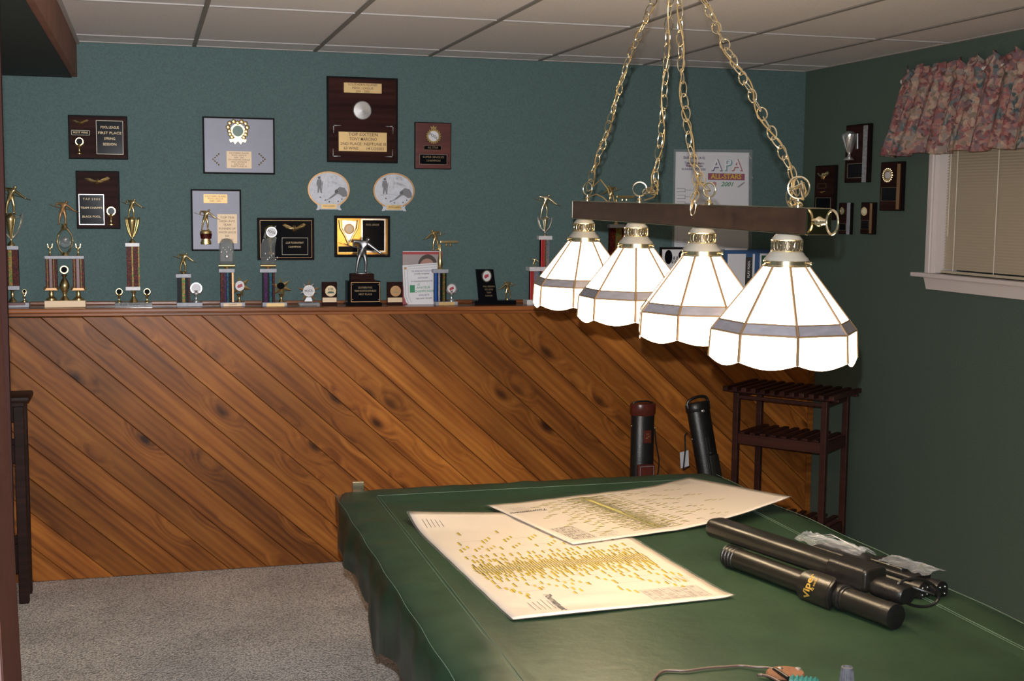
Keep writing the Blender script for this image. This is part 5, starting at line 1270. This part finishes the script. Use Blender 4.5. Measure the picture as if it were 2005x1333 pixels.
# ------------------------------------------------------------------ cue cases on the table
def axis_thing(name, label, cat, p0, p1, group=None):
    """Empty at p0 whose local x runs to p1 (tilt included)"""
    t_ = thing(name, label, cat, p0, 0, group); d = (p1-p0)
    t_.rotation_euler = (0, -math.atan2(d.z, math.hypot(d.x, d.y)), math.atan2(d.y, d.x)); return t_, d.length
GX = Matrix.Rotation(pi/2, 3, 'Y')
def sec(prof, n=24, sy=1, sz=1, c=(0, 0, 0)):
    """lathe about local x, profile (r, x); sy, sz squash the section"""
    k = MB(); q = MB().lathe([(r, x) for r, x in prof], n)
    return k.add([(v[2]+c[0], v[1]*sy+c[1], v[0]*sz+c[2]) for v in q.v], q.f)
def capsule(x0, x1, hw_, hh, rad, bev=.006, n=6, zc=0, yc=0):
    """rounded-rectangle section bar along x"""
    def ringp(s_, x):
        out = []
        for cx_, cz_, a0 in ((hw_-rad, hh-rad, 0), (-(hw_-rad), hh-rad, pi/2), (-(hw_-rad), -(hh-rad), pi), (hw_-rad, -(hh-rad), 3*pi/2)):
            for q in range(n+1):
                a_ = a0+pi/2*q/n; out.append((x, (cx_+rad*cos(a_))*s_+yc, (cz_+rad*sin(a_))*s_+zc))
        return out
    rings = [ringp(.80, x0), ringp(.93, x0+bev*.3), ringp(1, x0+bev), ringp(1, x1-bev), ringp(.93, x1-bev*.3), ringp(.80, x1)]
    m_ = len(rings[0]); vs = sum(rings, []); fs = [(i*m_+j, i*m_+(j+1) % m_, (i+1)*m_+(j+1) % m_, (i+1)*m_+j) for i in range(5) for j in range(m_)]
    fs += [tuple(reversed(range(m_))), tuple(range(5*m_, 6*m_))]; return MB().add(vs, fs)
GC = 'pool cue cases lying on the covered table'
# round tube, in front
t2, L2 = axis_thing('cue_case', 'round black tube cue case with gold-printed pouch, nearest of those on the table', 'case', P(1424, 1086, z=.8245), P(1752, 1207, z=.8245), GC)
R2 = .0325
sec([(0, 0), (R2*.8, 0), (R2*.96, .004), (R2, .012), (R2, L2-.002), (R2*.99, L2), (0, L2)], 32).build('tube', M['leatherflat'], t2, True)
for q in range(4): sec([(R2-.001, .004+q*.014), (R2+.0022, .007+q*.014), (R2+.0022, .012+q*.014), (R2-.001, .015+q*.014)], 32).build('end_rib', M['leather'], t2, True)
sec([(R2-.001, L2-.03), (R2+.0018, L2-.028), (R2+.002, L2+.003), (R2*.9, L2+.005), (0, L2+.005)], 32).build('end_cap', M['leather'], t2, True)
xs0 = L2*.545
def shell(x0, x1, r, a0, a1, th, rnd_=True, nx_=14, na=16):
    k = MB(); vs = []; 
    for s_ in (0, 1):
        for i in range(nx_+1):
            for j in range(na+1):
                u, v = i/nx_*2-1, j/na*2-1
                if rnd_: m2 = (u*u*u*u+v*v*v*v)**.25; mm2 = max(abs(u), abs(v)); f = mm2/m2 if m2 > 0 else 1; u *= f; v *= f
                a_ = (a0+a1)/2+(a1-a0)/2*v; x = (x0+x1)/2+(x1-x0)/2*u; rr_ = r+(th if s_ else 0)
                vs.append((x, rr_*cos(a_), rr_*sin(a_)))
    n1 = (nx_+1)*(na+1); fs = []
    for i in range(nx_):
        for j in range(na):
            a_ = i*(na+1)+j; fs += [(a_, a_+1, a_+na+2, a_+na+1), (a_+n1, a_+na+1+n1, a_+na+2+n1, a_+1+n1)]
    ed = [i*(na+1) for i in range(nx_+1)]+[nx_*(na+1)+j for j in range(1, na+1)]+[i*(na+1)+na for i in range(nx_-1, -1, -1)]+[j for j in range(na-1, 0, -1)]
    for q in range(len(ed)): fs.append((ed[q], ed[(q+1) % len(ed)], ed[(q+1) % len(ed)]+n1, ed[q]+n1))
    return k.add(vs, fs)
# local -y looks to the viewer's left/front; angles measured from +y through +z
po = shell(xs0-.012, xs0+.112, R2+.001, radians(88), radians(248), .015).build('pouch', M['leather'], t2, True)
shell(xs0-.004, xs0+.104, R2+.0163, radians(96), radians(240), .0012).build('pouch_panel', M['leatherflat'], po, True)
sec([(R2, xs0+.114), (R2+.004, xs0+.116), (R2+.005, xs0+.124), (R2+.004, xs0+.130), (R2, xs0+.133)], 30).build('strap_band', M['leather'], t2, True)
sec([(R2, xs0+.136), (R2+.0025, xs0+.138), (R2+.0025, xs0+.142), (R2, xs0+.144)], 30).build('strap_band', M['leather'], t2, True)
def wrap_text(body, size, xc, ac, r, parent, m, bold=0, width=None):
    """lettering bent round the tube; runs up and over it (across the axis)"""
    me = text_mesh(body, size, bold=bold, extrude=.0001); me.materials.append(m)
    for v in me.vertices:
        tx, ty = v.co.x, v.co.y
        a_ = ac-tx/r; v.co = Vector((xc-ty, 0, 0))*1
        v.co = Vector((xc-ty if False else xc+(-ty), r*cos(a_), r*sin(a_)))
    o_ = bpy.data.objects.new('lettering', me); COL.objects.link(o_); o_.parent = parent; return o_
wrap_text('Viper', .034, xs0+.032, radians(160), R2+.0180, po, M['logo'], .0009)
wrap_text('Q series', .012, xs0+.053, radians(148), R2+.0180, po, M['logo'], .0003)
# flat oval case, lying across the top
t1, L1 = axis_thing('cue_case', 'long flat oval black cue case with zip sleeve, lying over the others', 'case', P(1398, 1030, z=.888), P(1738, 1143, z=.876), GC)
capsule(0, L1*.80, .041, .029, .024, .014).build('body', M['leatherflat'], t1, True)
sec([(0, .001), (.018, .001), (.0265, .006), (.0265, .012)], 20, 1.45, 1.02).build('rounded_end', M['leather'], t1, True)
capsule(L1*.735, L1*.945, .045, .033, .016, .008).build('sleeve', M['leatherflat'], t1, True)
capsule(L1*.742, L1*.93, .0465, .0345, .016, .004, zc=-.0008).build('sleeve_seam', M['leather'], t1, True)
m_ = capsule(L1*.94, L1*1.10, .036, .026, .024, .02, zc=-.014); m_.build('soft_end', M['leather'], t1, True)
m_ = MB()
for q in range(5): m_.tube([(L1*(.955+.02*q), -.029, -.02), (L1*(.96+.02*q), -.02, .003+.003*(q % 2)), (L1*(.955+.02*q), .01, .009), (L1*(.96+.02*q), .026, -.006)], .0028, 6)
m_.build('fold', M['leather'], t1, True)
# twin tube case behind, with studs on its two ends and clear wrapping
pA, pB = P(1585, 1078, z=.822), P(1832, 1158, z=.822)
t3, L3 = axis_thing('cue_case', 'twin-tube black cue case with studded ends and clear plastic wrapping, farthest back', 'case', pA, pB, GC)
sd = .0245
for i, yy in enumerate((-sd, sd)):
    x1 = L3*(.96 if i == 0 else 1.0)
    tb = sec([(0, 0), (.021, 0), (.024, .006), (.024, x1-.004), (.0225, x1), (0, x1)], 26, c=(0, yy, 0)).build('tube', M['leatherflat'], t3, True)
    sec([(.0235, x1-.035), (.0262, x1-.033), (.0262, x1+.001), (.0235, x1+.002), (0, x1+.0021)], 26, c=(0, yy, 0)).build('end_cap', M['leather'], tb, True)
    for q in range(4):
        a_ = pi/4+pi/2*q; MB().ball((x1+.003, yy+.014*cos(a_), .014*sin(a_)), .0034, 10).build('stud', M['stud'], tb, True)
capsule(L3*.10, L3*.90, .043, .010, .009, .01, zc=.026).build('pocket', M['leather'], t3, True)
capsule(L3*.55, L3*.80, .035, .008, .007, .008, zc=.040, yc=.004).build('side_pocket', M['leatherflat'], t3, True)
hd = MB().tube([(L3*.74, -.05, .0), (L3*.80, -.065, .012), (L3*.90, -.064, .016), (L3*.98, -.05, .010), (L3*1.02, -.02, -.002), (L3*1.0, .0, -.01)], .0045, 8); hd.build('handle', M['leather'], t3, True)
ct = P(1800, 1161, z=.846); hi = Matrix.Translation(pA) @ t3.rotation_euler.to_matrix().to_4x4(); hi = hi.inverted()
lp = []
for q in range(26):
    a_ = 2*pi*q/26; lp.append(hi @ P(1797+42*cos(a_), 1160+27*sin(a_)+6*cos(a_), y=ct.y-.03))
MB().tube(lp, .0042, 8, True).build('carry_loop', M['leather'], t3, True)
def crumple(name, x0, x1, y0, y1, z0, amp, seed, n=13):
    rr = random.Random(seed); vs = []
    for i in range(n+1):
        for j in range(n+1):
            u, v = i/n, j/n
            vs.append((x0+(x1-x0)*u+rr.uniform(-.2, .2)*(x1-x0)/n, y0+(y1-y0)*v+rr.uniform(-.2, .2)*(y1-y0)/n, z0+amp*(sin(pi*v)*.8)+rr.uniform(-amp, amp)*.35))
    fs = [(i*(n+1)+j, i*(n+1)+j+1, (i+1)*(n+1)+j+1, (i+1)*(n+1)+j) for i in range(n) for j in range(n)]
    return MB().add(vs, fs).build(name, M['plasticwrap'], t3, False, recalc=False)
crumple('plastic_wrap', -.05, L3*.42, -.015, .072, .030, .020, 4)
crumple('plastic_wrap', L3*.62, L3*.98, -.03, .062, .047, .010, 6)
for q in range(3): MB().tube([(-.04+.02*q, .015, .03), (L3*.12, .03+.012*q, .062-.006*q), (L3*.33, .05, .035)], .0016, 5).build('wrap_fold', M['plasticwrap'], t3, True)

# ------------------------------------------------------------------ small things at the front edge of the table
TZ = .7935
cd = thing('power_cord', 'thin dark cord curving across the cover to a teal plug', 'cord', P(1400, 1306, z=TZ)); co = Vector(cd.location)
pts = [P(a, b_, z=TZ+.003+h_) for a, b_, h_ in ((1272, 1400, 0), (1276, 1350, 0), (1283, 1326, 0), (1298, 1314, 0), (1318, 1312.5, 0), (1345, 1313, 0), (1380, 1308, 0), (1420, 1305, 0), (1450, 1303, 0), (1475, 1305.5, .002), (1500, 1306.5, .004), (1516, 1310, .006), (1530, 1318, .010), (1542, 1326, .010))]
def smooth(ps, n=4):
    out = []
    for i in range(len(ps)-1):
        p0, p1, p2, p3 = ps[max(i-1, 0)], ps[i], ps[i+1], ps[min(i+2, len(ps)-1)]
        for q in range(n):
            t_ = q/n; out.append(.5*((2*p1)+(-p0+p2)*t_+(2*p0-5*p1+4*p2-p3)*t_*t_+(-p0+3*p1-3*p2+p3)*t_**3))
    return out+[ps[-1]]
MB().tube([p-co for p in smooth(pts)], .0030, 8).build('cable', M['cord'], cd, True)
MB().tube([p-co for p in (P(1516, 1310, z=TZ+.010), P(1528, 1317, z=TZ+.013), P(1544, 1328, z=TZ+.013))], .0052, 10).build('strain_relief', M['leather'], cd, True)
MB().tube([p-co for p in smooth([P(1483, 1322, z=TZ+.004), P(1492, 1321, z=TZ+.005), P(1508, 1325, z=TZ+.006), P(1525, 1334, z=TZ+.006), P(1545, 1345, z=TZ+.006)])], .0034, 8).build('second_lead', M['cord'], cd, True)
pb = P(1560, 1338, z=TZ+.015); tp = thing('plug_block', 'teal ribbed plastic plug body at the front edge of the table', 'plug', (pb.x, pb.y, TZ+.002)); tp.rotation_euler = (0, 0, -.55)
MB().box(-.018, .05, -.021, .021, 0.002, .024, .006).build('body', M['tealplastic'], tp, True)
for q in range(6): MB().box(-.012+.010*q, -.007+.010*q, -.019, .019, .0235, .027, .001).build('rib', M['tealplastic'], tp)
ps_ = P(1536, 1318, z=TZ+.003); su = thing('suede_pouch', 'round brown suede pouch with snap button beside the teal plug', 'pouch', (ps_.x, ps_.y, TZ))
MB().lathe([(0, .0005), (.040, .001), (.043, .004), (.040, .0085), (.02, .0105), (0, .011)], 28, (0, -.004, 0), None, 1.08, .95).build('body', M['suede'], su, True)
MB().lathe([(.007, .009), (.0065, .0125), (.003, .0135), (0, .0137)], 14, (-.004, .014, 0)).build('snap_button', M['silver'], su, True)
MB().lathe([(.007, .006), (.0065, .0125), (.003, .0135), (0, .0137)], 14, (.036, .002, 0)).build('snap_button', M['chrome'], su, True)
pr_ = P(1659, 1306, z=.848); kn = thing('grey_knob', 'small grey ribbed cylinder standing at the front of the table', 'knob', (pr_.x, pr_.y, TZ+.0005))
hk = .848-TZ; m_ = MB().lathe([(.0175, 0), (.0155, .01), (.0135, hk-.004), (.0132, hk), (.0095, hk+.0006), (.009, hk-.003), (0, hk-.003)], 30)
m_.build('body', M['greyrib'], kn, True)
k0 = None
for q in range(18):
    a_ = 2*pi*q/18
    MB().cyl((.0172*cos(a_), .0172*sin(a_), .003), (.0133*cos(a_), .0133*sin(a_), hk-.006), .0013, 5).build('rib', M['greyrib'], kn)

# ------------------------------------------------------------------ cue cases standing on the floor by the boarding
GFL = 'cue cases standing against the boarding'
pA = P(1259, 787, y=6.50)
c1 = thing('standing_cue_case', 'upright dark patent cue case with oxblood leather top and pocket', 'case', (pA.x, 6.50, 0), 0, GFL); HT = pA.z-.02; k = .00245
def zc(py): return P(1259, py, y=6.50).z
MB().lathe([(.062, 0), (.066, .01), (.066, zc(809)), (.064, zc(808))], 28, (0, 0, 0), None, 1, .72).build('body', M['leather'], c1, True)
MB().lathe([(.0665, zc(812)), (.0725, zc(809)), (.0735, zc(792)), (.070, zc(789)), (0, zc(788.5))], 28, (0, 0, 0), None, 1, .74).build('lid', M['leatherbrown'], c1, True)
MB().tube([(-.062, -.01, zc(793)), (-.058, -.01, zc(786)), (-.02, -.012, zc(784.5)), (.025, -.012, zc(785)), (.05, -.01, zc(788)), (.056, -.01, zc(793))], .005, 8).build('handle', M['leather'], c1, True)
MB().box(-.013, .030, -.058, -.046, zc(864), zc(839), .004).build('patch', M['leatherbrown'], c1, True)
m_ = MB()
for q in range(6): m_.ball((.008+.008*cos(q), -.0585, zc(851)+.015*sin(q*1.9)), .004, 6)
m_.build('tooled_flower', M['bronze'], c1, True)
MB().box(-.045, .052, -.066, -.040, .18, zc(905), .006).build('pocket', M['leatherbrown'], c1, True)
outline_ = MB(); 
for a in (-.036, .043): outline_.box(a, a+.0018, -.0675, -.066, .2, zc(908))
outline_.box(-.036, .045, -.0675, -.066, zc(908)-.002, zc(908)); outline_.build('stitching', M['marblegrey'], c1)
for s_ in (-1, 1): MB().ball((s_*.068, -.012, zc(838 if s_ > 0 else 832)), .005, 8).build('ring_stud', M['brass'], c1, True)
MB().tube(smooth([Vector((.068, -.01, zc(838))), Vector((.078, -.012, zc(870))), Vector((.095, -.015, zc(900))), Vector((.09, -.02, zc(925))), Vector((.075, -.02, zc(935)))]), .004, 6).build('strap', M['leather'], c1, True)
pT, pBt = P(1364, 790, y=6.54), P(1388, 930, y=6.47)
d = (pT-pBt).normalized(); fl_ = pBt-d*(pBt.z/d.z)
c2 = thing('standing_cue_case', 'black leather cue case leaning to the left with white tag on its strap', 'case', fl_+Vector((0, 0, .012)), 0, GFL)
c2.rotation_mode = 'QUATERNION'; c2.rotation_quaternion = Vector((0, 0, 1)).rotation_difference(d); H2 = (pT-fl_).length
MB().lathe([(.058, 0), (.064, .012), (.068, H2*.30), (.066, H2*.6), (.067, H2-.04), (.064, H2-.01), (.058, H2-.004), (0, H2-.003)], 28, (0, 0, 0), None, 1, .72).build('body', M['leather'], c2, True)
MB().lathe([(.068, H2-.055), (.0715, H2-.050), (.0715, H2-.012), (.068, H2-.008)], 28, (0, 0, 0), None, 1, .74).build('lid', M['leather'], c2, True)
MB().tube(smooth([Vector((-.062, -.015, H2-.03)), Vector((-.064, -.015, H2)), Vector((-.04, -.02, H2+.018)), Vector((.01, -.02, H2+.026)), Vector((.05, -.018, H2+.016)), Vector((.063, -.015, H2-.018))]), .008, 8).build('handle', M['leather'], c2, True)
for x, z, mk in ((.006, H2-.055, 'chrome'), (.006, H2-.29, 'brass')): MB().ball((x, -.052, z), .009, 10, 1.3, .5, .9).build('buckle', M[mk], c2, True)
MB().box(-.008, .05, -.062, -.042, .1, H2-.30, .008).build('pocket', M['leatherflat'], c2, True)
MB().box(-.01, .014, -.056, -.046, H2-.30, H2-.20, .002).build('strap_flap', M['leather'], c2)
for x, z in ((-.071, H2-.012), (.071, H2-.02), (-.070, H2-.20)): MB().ball((x, -.012, z), .0045, 8).build('stud', M['chrome'], c2, True)
q1 = P(1345, 847, y=6.45); inv = (Matrix.Translation(c2.location) @ c2.rotation_quaternion.to_matrix().to_4x4()).inverted()
q2, q3, q4 = P(1341, 853, y=6.44), P(1342, 880, y=6.43), P(1338, 920, y=6.43)
MB().tube([inv@v for v in (q1, q2, q3, q4, P(1350, 912, y=6.45))], .0045, 6).build('strap', M['leather'], c2, True)
tg = [P(a, b_, y=6.44) for a, b_ in ((1331, 886), (1348, 881), (1349, 912), (1333, 917))]
vs = [inv@v for v in tg]+[inv@(v+Vector((0, .0015, 0))) for v in tg]
MB().add(vs, [(0, 1, 2, 3), (7, 6, 5, 4), (0, 4, 5, 1), (1, 5, 6, 2), (2, 6, 7, 3), (3, 7, 4, 0)]).build('tag', M['tag'], c2)

# ------------------------------------------------------------------ slatted rack standing in the corner
RW, RD = .25, .15
rk = thing('cue_rack', 'dark reddish slatted wooden rack standing in the corner behind the table', 'rack', (3.33, 6.205, 0), -.891)
zs = P(1438, 842, y=6.32).z; zsb = P(1438, 866, y=6.32).z; zt_ = P(1438, 757, y=6.32).z
leg0 = None
for sx in (-1, 1):
    for sy in (-1, 1):
        if leg0 is None: leg0 = q = MB().box(-.016, .016, -.016, .016, 0, zt_-.03, .003).build('leg', M['rackwood'], rk)
        else: q = clone(leg0, rk)
        q.location = (sx*RW, sy*RD, 0)
for zz, h_ in ((zsb, zs-zsb), (.14, .07), (zt_-.06, .03)):
    for sy in (-1, 1): MB().box(-RW+.016, RW-.016, sy*RD-.010, sy*RD+.010, zz, zz+h_-.012, .002).build('rail', M['rackwood'], rk)
    for sx in (-1, 1): MB().box(sx*RW-.010, sx*RW+.010, -RD+.016, RD-.016, zz, zz+h_-.012, .002).build('side_rail', M['rackwood'], rk)
sl0 = None
for i in range(8):
    x = -RW+.04+(2*RW-.08)*i/7
    if sl0 is None: sl0 = q = MB().box(-.014, .014, -RD-.012, RD+.012, -.011, 0, .002).build('slat', M['rackwood'], rk)
    else: q = clone(sl0, rk)
    q.location = (x, 0, zs); q2_ = clone(sl0, rk); q2_.location = (x, 0, .22)
tp0 = None
for i in range(12):
    x = -RW-.05+(2*RW+.10)*i/11
    if tp0 is None: tp0 = q = MB().box(-.014, .014, -RD-.05, RD+.05, -.018, .006, .003).build('top_slat', M['rackwood'], rk)
    else: q = clone(tp0, rk)
    q.location = (x, 0, zt_)
for sy in (-1, 1): MB().box(-RW-.07, RW+.07, sy*(RD-.02)-.014, sy*(RD-.02)+.014, zt_-.030, zt_-.0185, .002).build('top_bearer', M['rackwood'], rk)

# ------------------------------------------------------------------ tall stool at the left edge
st = thing('tall_stool', 'dark wooden tall stool against the boarding at the left edge', 'stool', (-.755, 6.38, 0))
lw = .045/2
for sx in (-1, 1):
    for sy in (-1, 1):
        MB().box(-lw, lw, -.022, .022, 0, .935, .004).build('leg', M['darkwood'], st, loc=(sx*.165, sy*.08, 0))
m_ = MB().box(-.215, .215, -.12, .12, .955, .983, .010); m_.build('seat', M['darkwood'], st, True)
MB().box(-.19, .19, -.10, .10, .9355, .9545, .002).build('seat_frame', M['darkwood'], st)
for z0_, z1_ in ((.865, .935), (.67, .755), (.145, .285)):
    for sy in (-1, 1): MB().box(-.165+lw, .165-lw, sy*.08-.012, sy*.08+.012, z0_, z1_, .003).build('rail', M['darkwood'], st)
    for sx in (-1, 1): MB().box(sx*.165-.012, sx*.165+.012, -.058, .058, z0_, z1_, .003).build('side_rail', M['darkwood'], st)
